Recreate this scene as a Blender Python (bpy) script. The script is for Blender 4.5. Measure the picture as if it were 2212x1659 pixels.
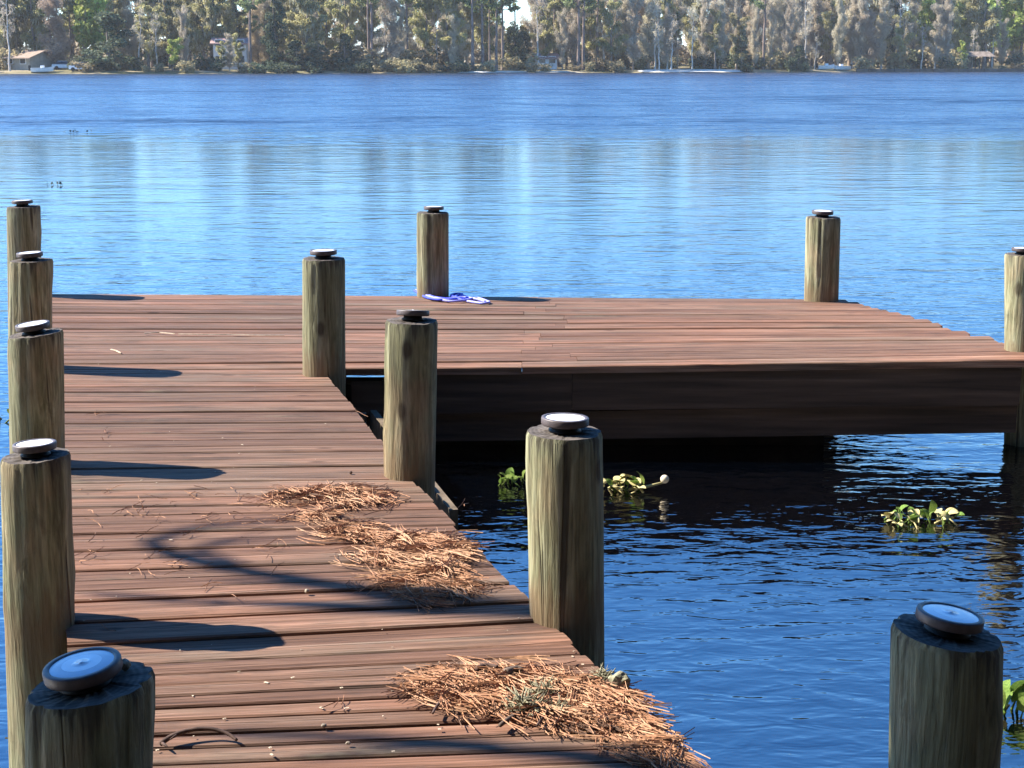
import bpy, bmesh, math, random
import numpy as np
from mathutils import Vector, Matrix, noise as mnoise

PI = math.pi
R = math.radians
scn = bpy.context.scene
for o in list(bpy.data.objects):
    bpy.data.objects.remove(o)
COL = scn.collection

# ------------------------------------------------------------------ camera
DECK = 0.45                    # deck top above the water (water is z = 0)
EYE = DECK + 1.5
FPX, CX, CY, HOR = 3324.0, 1106.0, 829.5, 133.0      # focal length etc. in units of a 2212 px wide picture
PITCH = math.atan((CY - HOR) / FPX)
cam_d = bpy.data.cameras.new('camera')
cam = bpy.data.objects.new('camera', cam_d)
COL.objects.link(cam)
cam.location = (0, 0, EYE)
cam.rotation_euler = (PI / 2 - PITCH, 0, 0)
cam_d.sensor_width = 36
cam_d.lens = 36 * FPX / 2212
cam_d.clip_start = 0.05
cam_d.clip_end = 6000
scn.camera = cam

# ------------------------------------------------------------------ light
SUN_EL, SUN_AZ = R(39.5), R(12.0)      # sun to the left, twelve degrees ahead of square
sun_dir = Vector((-math.cos(SUN_EL) * math.cos(SUN_AZ), math.cos(SUN_EL) * math.sin(SUN_AZ), math.sin(SUN_EL)))
world = bpy.data.worlds.new('World')
scn.world = world
world.use_nodes = True
wn = world.node_tree
for n in list(wn.nodes):
    wn.nodes.remove(n)
sky = wn.nodes.new('ShaderNodeTexSky')
sky.sky_type = 'NISHITA'
sky.sun_disc = False
sky.sun_elevation = SUN_EL
sky.sun_rotation = math.atan2(sun_dir.x, sun_dir.y)
sky.air_density = 1.0
sky.dust_density = 0.0
sky.ozone_density = 10.0
bg = wn.nodes.new('ShaderNodeBackground')
bg.inputs['Strength'].default_value = 0.118
wout = wn.nodes.new('ShaderNodeOutputWorld')
hs = wn.nodes.new('ShaderNodeHueSaturation')
hs.inputs['Saturation'].default_value = 1.1
wn.links.new(sky.outputs[0], hs.inputs['Color'])
wn.links.new(hs.outputs[0], bg.inputs[0])
wn.links.new(bg.outputs[0], wout.inputs[0])
sun_d = bpy.data.lights.new('sun', 'SUN')
sun_d.energy = 5.0
sun_d.angle = R(0.53)
sun_d.color = (1.0, 0.93, 0.82)
sun = bpy.data.objects.new('sun', sun_d)
COL.objects.link(sun)
sun.rotation_euler = sun_dir.to_track_quat('Z', 'Y').to_euler()
sun.location = (-30, 3, 30)
scn.view_settings.view_transform = 'Standard'
scn.view_settings.look = 'None'
scn.view_settings.gamma = 1.0
scn.view_settings.exposure = 1.75
scn.view_settings.use_curve_mapping = False
scn.cycles.max_bounces = 8
scn.cycles.use_denoising = True


# ------------------------------------------------------------------ places
def ray(x, y):
    u, v = (x - CX) / FPX, (CY - y) / FPX
    s, c = math.sin(PITCH), math.cos(PITCH)
    return Vector((u, c + v * s, v * c - s))


def on_z(x, y, z=DECK):            # where the line of sight meets a level plane
    d = ray(x, y)
    t = (z - EYE) / d.z
    return Vector((d.x * t, d.y * t, z))


def on_y(x, y, Y):                 # where it meets the upright plane at distance Y
    d = ray(x, y)
    t = Y / d.y
    return Vector((d.x * t, Y, EYE + d.z * t))


# ------------------------------------------------------------------ object helpers
def link(name, mesh, parent=None, mats=None):
    o = bpy.data.objects.new(name, mesh)
    COL.objects.link(o)
    if parent is not None:
        o.parent = parent
    if mats is not None and mesh is not None:
        for m in (mats if isinstance(mats, (list, tuple)) else [mats]):
            mesh.materials.append(m)
    return o


def tag(o, label=None, cat=None, group=None, kind=None):
    if label: o['label'] = label
    if cat: o['category'] = cat
    if group: o['group'] = group
    if kind: o['kind'] = kind
    return o


def empty(name, loc=(0, 0, 0), rz=0.0):
    o = bpy.data.objects.new(name, None)
    COL.objects.link(o)
    o.empty_display_size = 0.2
    o.location = loc
    o.rotation_euler = (0, 0, rz)
    return o


def np_mesh(name, verts, quads=None, tris=None, smooth=False, mat_idx=None):
    me = bpy.data.meshes.new(name)
    verts = np.asarray(verts, dtype=np.float32).reshape(-1, 3)
    loops, starts, n = [], [], 0
    for arr, k in ((quads, 4), (tris, 3)):
        if arr is None or len(arr) == 0:
            continue
        arr = np.asarray(arr, dtype=np.int32).reshape(-1, k)
        loops.append(arr.ravel())
        starts.append(np.arange(len(arr), dtype=np.int32) * k + n)
        n += arr.size
    loops = np.concatenate(loops)
    starts = np.concatenate(starts)
    me.vertices.add(len(verts))
    me.vertices.foreach_set('co', verts.ravel())
    me.loops.add(len(loops))
    me.loops.foreach_set('vertex_index', loops)
    me.polygons.add(len(starts))
    me.polygons.foreach_set('loop_start', starts)
    me.polygons.foreach_set('use_smooth', np.full(len(starts), bool(smooth)))
    if mat_idx is not None:
        me.polygons.foreach_set('material_index', np.asarray(mat_idx, dtype=np.int32))
    me.update(calc_edges=True)
    me.validate()
    return me


class MB:
    """collects verts and faces for one mesh"""
    def __init__(self):
        self.v, self.q, self.t = [], [], []

    def box(self, x0, x1, y0, y1, z0, z1):
        b = len(self.v)
        self.v += [(x0, y0, z0), (x1, y0, z0), (x1, y1, z0), (x0, y1, z0), (x0, y0, z1), (x1, y0, z1), (x1, y1, z1), (x0, y1, z1)]
        for f in ((0, 3, 2, 1), (4, 5, 6, 7), (0, 1, 5, 4), (1, 2, 6, 5), (2, 3, 7, 6), (3, 0, 4, 7)):
            self.q.append(tuple(b + i for i in f))
        return self

    def hexa(self, p):             # eight corners: bottom four, top four
        b = len(self.v)
        self.v += [tuple(x) for x in p]
        for f in ((0, 3, 2, 1), (4, 5, 6, 7), (0, 1, 5, 4), (1, 2, 6, 5), (2, 3, 7, 6), (3, 0, 4, 7)):
            self.q.append(tuple(b + i for i in f))
        return self

    def tube(self, pts, rad, n=6, cap=True):
        pts = [Vector(p) for p in pts]
        b = len(self.v)
        m = len(pts)
        for i, p in enumerate(pts):
            t = (pts[min(i + 1, m - 1)] - pts[max(i - 1, 0)])
            if t.length < 1e-9: t = Vector((0, 0, 1))
            t.normalize()
            up = Vector((0, 0, 1)) if abs(t.z) < 0.9 else Vector((1, 0, 0))
            a = t.cross(up).normalized()
            c = t.cross(a)
            r = rad[i] if hasattr(rad, '__len__') else rad
            for k in range(n):
                w = 2 * PI * k / n
                q = p + a * (r * math.cos(w)) + c * (r * math.sin(w))
                self.v.append((q.x, q.y, q.z))
        for i in range(m - 1):
            for k in range(n):
                k2 = (k + 1) % n
                self.q.append((b + i * n + k, b + (i + 1) * n + k, b + (i + 1) * n + k2, b + i * n + k2))
        if cap:
            for row, sgn in ((0, 1), (m - 1, -1)):
                c0 = len(self.v)
                p = pts[row]
                self.v.append((p.x, p.y, p.z))
                for k in range(n):
                    k2 = (k + 1) % n
                    if sgn > 0: self.t.append((c0, b + row * n + k, b + row * n + k2))
                    else: self.t.append((c0, b + row * n + k2, b + row * n + k))
        return self

    def lathe(self, prof, n=24, c=(0, 0, 0)):
        b = len(self.v)
        for (r, z) in prof:
            for k in range(n):
                w = 2 * PI * k / n
                self.v.append((c[0] + r * math.cos(w), c[1] + r * math.sin(w), c[2] + z))
        for i in range(len(prof) - 1):
            for k in range(n):
                k2 = (k + 1) % n
                self.q.append((b + i * n + k, b + i * n + k2, b + (i + 1) * n + k2, b + (i + 1) * n + k))
        return self

    def mesh(self, name, smooth=False):
        return np_mesh(name, self.v, self.q, self.t, smooth)

    def build(self, name, mat, parent=None, smooth=False):
        return link(name, self.mesh(name, smooth), parent, mat)


# ------------------------------------------------------------------ material helpers
class NT:
    def __init__(self, name):
        self.m = bpy.data.materials.new(name)
        self.m.use_nodes = True
        self.t = self.m.node_tree
        self.b = self.t.nodes['Principled BSDF']

    def n(self, kind, **kw):
        nd = self.t.nodes.new(kind)
        for k, v in kw.items():
            if k.startswith('i_'):
                key = k[2:]
                nd.inputs[int(key) if key.isdigit() else key].default_value = v
            else:
                setattr(nd, k, v)
        return nd

    def l(self, a, b):
        self.t.links.new(a, b)

    def coords(self, scale, kind='Object', rand=False):
        tc = self.n('ShaderNodeTexCoord')
        mp = self.n('ShaderNodeMapping')
        mp.inputs['Scale'].default_value = scale
        self.l(tc.outputs[kind], mp.inputs['Vector'])
        if rand:
            oi = self.n('ShaderNodeObjectInfo')
            mu = self.n('ShaderNodeVectorMath', operation='SCALE')
            cx = self.n('ShaderNodeCombineXYZ')
            for k in range(3): self.l(oi.outputs['Random'], cx.inputs[k])
            self.l(cx.outputs[0], mu.inputs[0])
            mu.inputs['Scale'].default_value = 61.7
            self.l(mu.outputs[0], mp.inputs['Location'])
        return mp.outputs[0]

    def noise(self, vec, scale=1.0, detail=4.0, rough=0.55, dist=0.0):
        nd = self.n('ShaderNodeTexNoise')
        nd.inputs['Scale'].default_value = scale
        nd.inputs['Detail'].default_value = detail
        nd.inputs['Roughness'].default_value = rough
        nd.inputs['Distortion'].default_value = dist
        self.l(vec, nd.inputs['Vector'])
        return nd.outputs['Fac']

    def ramp(self, fac, stops, interp='LINEAR'):
        nd = self.n('ShaderNodeValToRGB')
        cr = nd.color_ramp
        cr.interpolation = interp
        while len(cr.elements) < len(stops): cr.elements.new(0.5)
        for e, (p, c) in zip(cr.elements, stops):
            e.position = p
            e.color = (c[0], c[1], c[2], 1) if hasattr(c, '__len__') else (c, c, c, 1)
        self.l(fac, nd.inputs['Fac'])
        return nd.outputs['Color']

    def mix(self, fac, a, b, blend='MIX'):
        nd = self.n('ShaderNodeMix', data_type='RGBA', blend_type=blend)
        for s, v in ((nd.inputs['Factor'], fac), (nd.inputs['A'], a), (nd.inputs['B'], b)):
            pass
        def put(sock, v):
            if hasattr(v, 'is_linked'): self.l(v, sock)
            elif hasattr(v, '__len__'): sock.default_value = (v[0], v[1], v[2], 1)
            else: sock.default_value = v
        put(nd.inputs[0], fac)
        put(nd.inputs[6], a)
        put(nd.inputs[7], b)
        return nd.outputs[2]

    def math(self, op, a, b=0.0, clamp=False):
        nd = self.n('ShaderNodeMath', operation=op, use_clamp=clamp)
        for i, v in enumerate((a, b)):
            if hasattr(v, 'is_linked'): self.l(v, nd.inputs[i])
            else: nd.inputs[i].default_value = v
        return nd.outputs[0]

    def bump(self, h, strength=0.5, dist=0.01):
        nd = self.n('ShaderNodeBump')
        nd.inputs['Strength'].default_value = strength
        nd.inputs['Distance'].default_value = dist
        self.l(h, nd.inputs['Height'])
        self.l(nd.outputs[0], self.b.inputs['Normal'])
        return nd

    def col(self, sock):
        self.l(sock, self.b.inputs['Base Color'])

    def rough(self, v, spec=0.3):
        self.b.inputs['Roughness'].default_value = v
        self.b.inputs['Specular IOR Level'].default_value = spec
        return self


def plain(name, c, rough=0.7, spec=0.3, var=0.25, scale=8.0, metal=0.0):
    g = NT(name)
    v = g.coords((1, 1, 1), rand=True)
    f = g.noise(v, scale, 4)
    lo = tuple(x * (1 - var) for x in c)
    hi = tuple(min(1, x * (1 + var)) for x in c)
    g.col(g.ramp(f, [(0.3, lo), (0.7, hi)]))
    g.rough(rough, spec)
    g.b.inputs['Metallic'].default_value = metal
    return g.m


def rand_val(g, lo, hi):
    oi = g.n('ShaderNodeObjectInfo')
    mr = g.n('ShaderNodeMapRange')
    g.l(oi.outputs['Random'], mr.inputs['Value'])
    mr.inputs['To Min'].default_value = lo
    mr.inputs['To Max'].default_value = hi
    return mr.outputs[0]


def mat_plank():
    g = NT('weathered_redwood_board')
    vg = g.coords((1.3, 40, 40), rand=True)
    vf = g.coords((4.0, 170, 170), rand=True)
    vs = g.coords((0.8, 5.0, 5.0), rand=True)
    grain = g.noise(vg, 1.0, 6, 0.66, 0.5)
    fine = g.noise(vf, 1.0, 3, 0.6)
    patch = g.noise(vs, 1.0, 5, 0.62)
    base = g.ramp(grain, [(0.28, (0.062, 0.031, 0.019)), (0.45, (0.202, 0.099, 0.060)), (0.60, (0.305, 0.160, 0.103)), (0.78, (0.435, 0.265, 0.178))])
    grey = g.ramp(grain, [(0.28, (0.056, 0.040, 0.030)), (0.5, (0.152, 0.102, 0.070)), (0.75, (0.272, 0.204, 0.144))])
    # weathering that runs across neighbouring boards
    geo = g.n('ShaderNodeNewGeometry')
    mp = g.n('ShaderNodeMapping')
    mp.inputs['Scale'].default_value = (0.8, 1.0, 1.0)
    g.l(geo.outputs['Position'], mp.inputs['Vector'])
    area = g.noise(mp.outputs[0], 1.1, 4, 0.6)
    fac = g.ramp(g.math('ADD', g.math('MULTIPLY', patch, 0.6), g.math('MULTIPLY', area, 0.4)), [(0.43, 0.0), (0.57, 1.0)])
    fac2 = g.math('MULTIPLY', fac, rand_val(g, 0.35, 1.0))
    c = g.mix(fac2, base, grey)
    fm = g.ramp(fine, [(0.3, 0.66), (0.62, 1.1)])
    c = g.mix(1.0, c, fm, 'MULTIPLY')
    # dark checks along the grain
    chk = g.noise(g.coords((1.1, 58, 20), rand=True), 1.0, 3, 0.55, 0.4)
    cf = g.ramp(chk, [(0.61, 0.0), (0.70, 0.7)])
    c = g.mix(cf, c, (0.045, 0.026, 0.018))
    # damp dark blotches and mildew
    dm = g.noise(g.coords((2.2, 6, 6), rand=True), 1.0, 5, 0.7)
    df = g.ramp(dm, [(0.56, 0.0), (0.70, 0.6)])
    c = g.mix(df, c, (0.062, 0.046, 0.034))
    # knots
    vo = g.n('ShaderNodeTexVoronoi', feature='DISTANCE_TO_EDGE')
    vk = g.n('ShaderNodeTexVoronoi', feature='F1')
    g.l(g.coords((2.4, 7.5, 7.5), rand=True), vk.inputs['Vector'])
    vk.inputs['Scale'].default_value = 1.0
    kf = g.ramp(vk.outputs['Distance'], [(0.05, 0.8), (0.11, 0.0)])
    c = g.mix(kf, c, (0.055, 0.028, 0.018))
    # yellow grey lichen film
    bl = g.noise(g.coords((2.4, 8, 8), rand=True), 1.0, 5, 0.65)
    bf = g.ramp(bl, [(0.64, 0.0), (0.74, 0.5)])
    c = g.mix(bf, c, (0.264, 0.216, 0.128))
    hs = g.n('ShaderNodeHueSaturation')
    g.l(c, hs.inputs['Color'])
    g.l(rand_val(g, 0.70, 1.25), hs.inputs['Value'])
    g.col(hs.outputs[0])
    g.rough(0.82, 0.2)
    g.b.inputs['Diffuse Roughness'].default_value = 0.6
    h = g.math('ADD', g.math('MULTIPLY', grain, 0.7), g.math('MULTIPLY', fine, 0.35))
    h = g.math('SUBTRACT', h, g.math('MULTIPLY', cf, 0.7))
    g.bump(h, 1.0, 0.008)
    return g.m


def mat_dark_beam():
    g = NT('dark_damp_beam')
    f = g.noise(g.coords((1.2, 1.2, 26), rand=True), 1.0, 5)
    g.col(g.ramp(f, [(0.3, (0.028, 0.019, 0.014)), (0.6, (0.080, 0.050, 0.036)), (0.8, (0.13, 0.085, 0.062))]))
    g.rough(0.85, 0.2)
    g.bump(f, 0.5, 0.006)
    return g.m


def mat_post():
    g = NT('treated_pine_post')
    f = g.noise(g.coords((30, 30, 2.0), rand=True), 1.0, 6, 0.66, 0.9)
    fine = g.noise(g.coords((110, 110, 9), rand=True), 1.0, 4, 0.6)
    big = g.noise(g.coords((7, 7, 3.5), rand=True), 1.0, 4, 0.6)
    blot = g.noise(g.coords((16, 16, 8), rand=True), 1.0, 5, 0.7, 0.6)
    tan = g.ramp(f, [(0.27, (0.148, 0.113, 0.064)), (0.44, (0.331, 0.264, 0.151)), (0.6, (0.472, 0.392, 0.244)), (0.78, (0.613, 0.539, 0.373))])
    grn = g.ramp(f, [(0.27, (0.117, 0.110, 0.064)), (0.46, (0.277, 0.269, 0.151)), (0.62, (0.417, 0.410, 0.257)), (0.78, (0.552, 0.539, 0.373))])
    c = g.mix(g.ramp(big, [(0.34, 0.0), (0.52, 1.0)]), tan, grn)
    c = g.mix(1.0, c, g.ramp(fine, [(0.3, 0.60), (0.64, 1.12)]), 'MULTIPLY')
    c = g.mix(g.ramp(blot, [(0.58, 0.0), (0.72, 0.45)]), c, (0.10, 0.085, 0.050))
    # long dark drying checks
    ck = g.noise(g.coords((34, 34, 1.1), rand=True), 1.0, 2, 0.5, 0.5)
    cf = g.ramp(ck, [(0.65, 0.0), (0.70, 0.8)])
    c = g.mix(cf, c, (0.045, 0.035, 0.022))
    vk = g.n('ShaderNodeTexVoronoi', feature='F1')
    g.l(g.coords((6, 6, 3.2), rand=True), vk.inputs['Vector'])
    vk.inputs['Scale'].default_value = 1.0
    kf = g.ramp(vk.outputs['Distance'], [(0.08, 0.75), (0.15, 0.0)])
    c = g.mix(kf, c, (0.06, 0.04, 0.024))
# weather stain below the cut top (attribute: metres below the top)
    at = g.n('ShaderNodeAttribute', attribute_name='below_top')
    streak = g.noise(g.coords((42, 42, 0.6), rand=True), 1.0, 3, 0.6)
    wob = g.math('MULTIPLY', g.math('SUBTRACT', g.math('ADD', g.math('MULTIPLY', f, 0.4), g.math('MULTIPLY', streak, 0.6)), 0.47), 0.55)
    bt = g.math('ADD', at.outputs['Fac'], wob)
    sf = g.ramp(bt, [(0.0, 0.65), (0.015, 0.4), (0.04, 0.0)])
    c = g.mix(sf, c, (0.062, 0.050, 0.040))
    # brown rub mark where it meets the deck
    ab = g.n('ShaderNodeAttribute', attribute_name='above_deck')
    df = g.ramp(g.math('ADD', g.math('ABSOLUTE', ab.outputs['Fac']), wob), [(0.0, 0.7), (0.09, 0.45), (0.14, 0.0)])
    c = g.mix(df, c, (0.235, 0.150, 0.080))
    g.col(c)
    g.rough(0.85, 0.2)
    g.b.inputs['Diffuse Roughness'].default_value = 1.0
    g.bump(g.math('SUBTRACT', g.math('ADD', f, g.math('MULTIPLY', fine, 0.5)), g.math('MULTIPLY', cf, 0.9)), 1.0, 0.008)
    return g.m


def mat_end_grain():
    g = NT('grey_end_grain')
    v = g.coords((1, 1, 1), rand=True)
    tc = g.n('ShaderNodeTexWave', wave_type='RINGS', rings_direction='Z')
    g.l(g.coords((1, 1, 1)), tc.inputs['Vector'])
    tc.inputs['Scale'].default_value = 26
    tc.inputs['Distortion'].default_value = 2.5
    f = g.noise(v, 30, 5)
    c = g.ramp(f, [(0.3, (0.05, 0.042, 0.038)), (0.7, (0.15, 0.128, 0.112))])
    c = g.mix(1.0, c, g.ramp(tc.outputs['Fac'], [(0.0, 0.75), (1.0, 1.05)]), 'MULTIPLY')
    g.col(c)
    g.rough(0.9, 0.15)
    g.bump(f, 0.5, 0.005)
    return g.m


def mat_water():
    g = NT('lake_water')
    tc = g.n('ShaderNodeTexCoord')
    sep = g.n('ShaderNodeSeparateXYZ')
    g.l(tc.outputs['Object'], sep.inputs[0])

    def layer(sx, sy, detail, rot=0.0, rough=0.5, dist=0.0):
        mp = g.n('ShaderNodeMapping')
        mp.inputs['Scale'].default_value = (sx, sy, 1)
        mp.inputs['Rotation'].default_value = (0, 0, rot)
        g.l(tc.outputs['Object'], mp.inputs['Vector'])
        return g.noise(mp.outputs[0], 1.0, detail, rough, dist)
    # ripples of the sheltered water
    a = layer(5.0, 11.0, 2.0, R(6), 0.5, 0.5)
    b = layer(1.1, 3.1, 2.0, R(-5), 0.5, 0.4)
    b = g.math('POWER', g.math('MULTIPLY', b, 1.5), 2.2)
    fine = layer(13.0, 26.0, 2.0, R(-10), 0.5, 0.3)
    calm = layer(0.35, 0.8, 2.0)
    calm = g.ramp(calm, [(0.35, 0.35), (0.65, 1.0)])
    # wind-ruffled water further out, with a wandering border
    far = g.math('SUBTRACT', layer(0.45, 0.95, 3.0, R(4), 0.6), 0.5)
    wind = layer(0.011, 0.035, 2.0, R(-1))
    edge = layer(0.05, 0.05, 3.0)
    yy = g.math('ADD', sep.outputs['Y'], g.math('MULTIPLY', g.math('SUBTRACT', edge, 0.5), 26.0))
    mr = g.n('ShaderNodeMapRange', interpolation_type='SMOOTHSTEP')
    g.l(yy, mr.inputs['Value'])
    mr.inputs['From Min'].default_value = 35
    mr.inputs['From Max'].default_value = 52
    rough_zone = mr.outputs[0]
    gust = g.ramp(wind, [(0.35, 0.5), (0.65, 1.0)])
    cat = layer(0.20, 0.22, 4.0, R(3), 0.7)
    gust = g.math('MULTIPLY', gust, g.ramp(cat, [(0.35, 0.45), (0.62, 1.5)]))
    zone = g.math('MULTIPLY', rough_zone, gust)
    mid = g.n('ShaderNodeMapRange')
    g.l(sep.outputs['Y'], mid.inputs['Value'])
    mid.inputs['From Min'].default_value = 6
    mid.inputs['From Max'].default_value = 22
    mid.inputs['To Min'].default_value = 1.0
    mid.inputs['To Max'].default_value = 0.22
    h = g.math('MULTIPLY', g.math('ADD', g.math('MULTIPLY', a, 0.0088), g.math('MULTIPLY', fine, 0.0021)), mid.outputs[0])
    h = g.math('ADD', h, g.math('MULTIPLY', g.math('MULTIPLY', b, 0.0075), calm))
    h = g.math('ADD', h, g.math('MULTIPLY', g.math('MULTIPLY', far, 0.8), zone))
    rg = g.math('ADD', g.math('SUBTRACT', 0.125, g.math('MULTIPLY', mid.outputs[0], 0.085)), g.math('MULTIPLY', zone, 0.20))
    g.l(rg, g.b.inputs['Roughness'])
    g.bump(h, 1.0, 1.0)
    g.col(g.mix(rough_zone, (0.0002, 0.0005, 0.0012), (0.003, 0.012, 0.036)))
    g.l(g.math('SUBTRACT', 3.3, g.math('MULTIPLY', zone, 1.5)), g.b.inputs['IOR'])
    g.b.inputs['Roughness'].default_value = 0.03
    return g.m


def mat_leaf(name, dark, light, scale=0.35, trans=0.25, val=(0.75, 1.2)):
    g = NT(name)
    v = g.coords((1, 1, 1), rand=True)
    f = g.noise(v, scale, 4, 0.65)
    c = g.ramp(f, [(0.32, dark), (0.68, light)])
    hs = g.n('ShaderNodeHueSaturation')
    g.l(c, hs.inputs['Color'])
    g.l(rand_val(g, *val), hs.inputs['Value'])
    oi2 = rand_val(g, 0.485, 0.515)
    g.l(oi2, hs.inputs['Hue'])
    g.col(hs.outputs[0])
    g.rough(0.75, 0.2)
    g.t.nodes.remove(g.t.nodes['Material Output'])
    out = g.n('ShaderNodeOutputMaterial')
    tr = g.n('ShaderNodeBsdfTranslucent')
    g.l(hs.outputs[0], tr.inputs['Color'])
    mx = g.n('ShaderNodeMixShader')
    mx.inputs[0].default_value = trans
    g.l(g.b.outputs[0], mx.inputs[1])
    g.l(tr.outputs[0], mx.inputs[2])
    g.l(mx.outputs[0], out.inputs['Surface'])
    return g.m


def mat_ground():
    g = NT('far_bank_ground')
    f = g.noise(g.coords((0.09, 0.15, 0.15)), 1.0, 5)
    f2 = g.noise(g.coords((0.8, 0.8, 0.8)), 1.0, 5)
    c = g.ramp(f, [(0.35, (0.13, 0.125, 0.055)), (0.55, (0.26, 0.21, 0.125)), (0.7, (0.38, 0.32, 0.21))])
    g.col(g.mix(1.0, c, g.ramp(f2, [(0.3, 0.7), (0.7, 1.15)]), 'MULTIPLY'))
    g.rough(0.95, 0.1)
    return g.m


M = dict(
    plank=mat_plank(), beam=mat_dark_beam(), post=mat_post(), end=mat_end_grain(), water=mat_water(),
    ground=mat_ground(),
    under=plain('damp_darkened_underside', (0.022, 0.017, 0.013), 0.9, 0.1, 0.4, 6),  # damp boards, darkened further against bright streaks mirrored in the water
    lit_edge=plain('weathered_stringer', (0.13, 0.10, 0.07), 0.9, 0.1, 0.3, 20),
    housing=plain('brown_plastic_housing', (0.075, 0.058, 0.058), 0.5, 0.4, 0.3, 60),
    foot=plain('black_plastic_base', (0.020, 0.018, 0.018), 0.6, 0.3, 0.3, 60),
    lens=plain('frosted_white_lens', (0.74, 0.76, 0.80), 0.22, 0.5, 0.05, 40),
    lens_ring=plain('sky_tinted_lens_ring', (0.45, 0.50, 0.58), 0.25, 0.5, 0.08, 40),  # blue-grey of mirrored sky put into the shaded lamp's ring colour
    needle=plain('dry_pine_needle', (0.302, 0.144, 0.072), 0.7, 0.3, 0.55, 90),
    needle_dark=plain('old_pine_needle', (0.108, 0.061, 0.040), 0.8, 0.2, 0.5, 90),
    needle_pale=plain('pale_pine_needle', (0.403, 0.223, 0.122), 0.65, 0.3, 0.35, 90),
    lichen=plain('grey_green_lichen', (0.230, 0.212, 0.140), 0.95, 0.1, 0.45, 60),
    bark=plain('brown_bark', (0.098, 0.072, 0.056), 0.95, 0.1, 0.5, 12),
    twig=plain('dark_twig_bark', (0.072, 0.043, 0.032), 0.8, 0.25, 0.45, 50),
    chip=plain('pale_wood_chip', (0.425, 0.340, 0.246), 0.9, 0.1, 0.3, 40),
    rope=plain('blue_rope', (0.043, 0.064, 0.527), 0.6, 0.3, 0.5, 120),
    rope_pale=plain('faded_lavender_rope', (0.255, 0.264, 0.722), 0.6, 0.3, 0.25, 120),
    acorn=plain('grey_acorn', (0.30, 0.24, 0.17), 0.7, 0.3, 0.3, 80),
)

# ------------------------------------------------------------------ water, bank and far ground
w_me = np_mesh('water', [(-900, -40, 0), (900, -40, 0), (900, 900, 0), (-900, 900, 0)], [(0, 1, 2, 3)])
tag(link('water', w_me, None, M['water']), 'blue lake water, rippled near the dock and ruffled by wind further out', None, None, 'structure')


def shore_y(x):                    # distance of the far waterline
    t = max(0.0, min(1.0, (x + 100) / 210))
    return 250 + 62 * (t ** 1.6) + 1.6 * math.sin(x * 0.13) + 0.9 * math.sin(x * 0.41 + 1.2)


def bank_z(x, y):
    s = y - shore_y(x)
    if s < -6: return -1.2
    if s < 0: return -0.30 + s * 0.15
    z = -0.30 + min(s, 6) * 0.12 + max(0, min(s - 6, 60)) * 0.022 + max(0, s - 66) * 0.004
    return z + 0.15 * mnoise.noise(Vector((x * 0.15, y * 0.15, 0)))


xs = np.concatenate([np.linspace(-1500, -190, 12), np.linspace(-170, 190, 181), np.linspace(210, 1500, 12)])
ss = np.concatenate([[-10, -4, -1.5, 0, 1, 2, 3, 4.5, 6, 8, 11, 15, 20, 28, 40, 60, 90, 150, 300, 600, 1200, 2400]])
gv = []
for s in ss:
    for x in xs:
        y = shore_y(max(-200, min(220, x))) + s
        gv.append((x, y, bank_z(max(-200, min(220, x)), y)))
nxs = len(xs)
gq = [(j * nxs + i, j * nxs + i + 1, (j + 1) * nxs + i + 1, (j + 1) * nxs + i) for j in range(len(ss) - 1) for i in range(nxs - 1)]
tag(link('far_shore', np_mesh('far_shore', gv, gq, smooth=True), None, M['ground']), 'low far bank of leaf litter and grass under the trees', None, None, 'structure')

# ------------------------------------------------------------------ posts
POSTS = [
    # name key, top centre px, base x px, distance, width px, tilt of the cut (deg, + drops to the right), lamp offset px
    ('L1', (196, 1478), 200, 2.46, 277, -6.5, (-10, 0)),
    ('L2', (77, 984), 89, 3.97, 157, -3.5, (0, 0)),
    ('L3', (77, 720), 82, 5.66, 124, -6.0, (-3, 0)),
    ('L4', (66, 562), 67, 7.55, 94, -1.5, (-1, 0)),
    ('L5', (51, 446), 53, 9.90, 75, -1.5, (-2, 0)),
    ('R1', (2046, 1366), 2022, 2.52, 246, 7.0, (0, 0)),
    ('R2', (1219, 932), 1224, 4.05, 168, 1.0, (1, 0)),
    ('R3', (889, 692), 885, 5.52, 116, 0.5, (2, 0)),
    ('R4', (699, 558), 700, 7.42, 95, 0.5, (0, 0)),
    ('P1', (935, 459), 935, 9.93, 70, 0.0, (2, 0)),
    ('P2', (1778, 469), 1774, 9.88, 76, 1.0, (-2, 0)),
    ('P3', (2208, 549), 2207, 7.80, 78, 0.0, (0, 0)),
]
POST_LABEL = {
    'L1': 'shaded post at the bottom left with moss dark sides and the bluish lamp on top',
    'L2': 'tall sunlit post on the left edge just behind the nearest shaded one',
    'L3': 'third post along the left edge, its cut top slanting up to the right',
    'L4': 'greenish post on the left edge overlapping the far left corner post',
    'L5': 'small far left corner post standing against the lake',
    'R1': 'dark weathered post at the bottom right against open blue water',
    'R2': 'tall tan post on the right edge between two heaps of pine needles',
    'R3': 'middle right edge post with a stringer board bolted past it',
    'R4': 'post at the inner corner where the walkway meets the side platform',
    'P1': 'post on the far platform edge with the blue rope at its foot',
    'P2': 'post at the far right corner of the platform',
    'P3': 'post cut by the right picture edge at the near corner of the platform',
}
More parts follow.
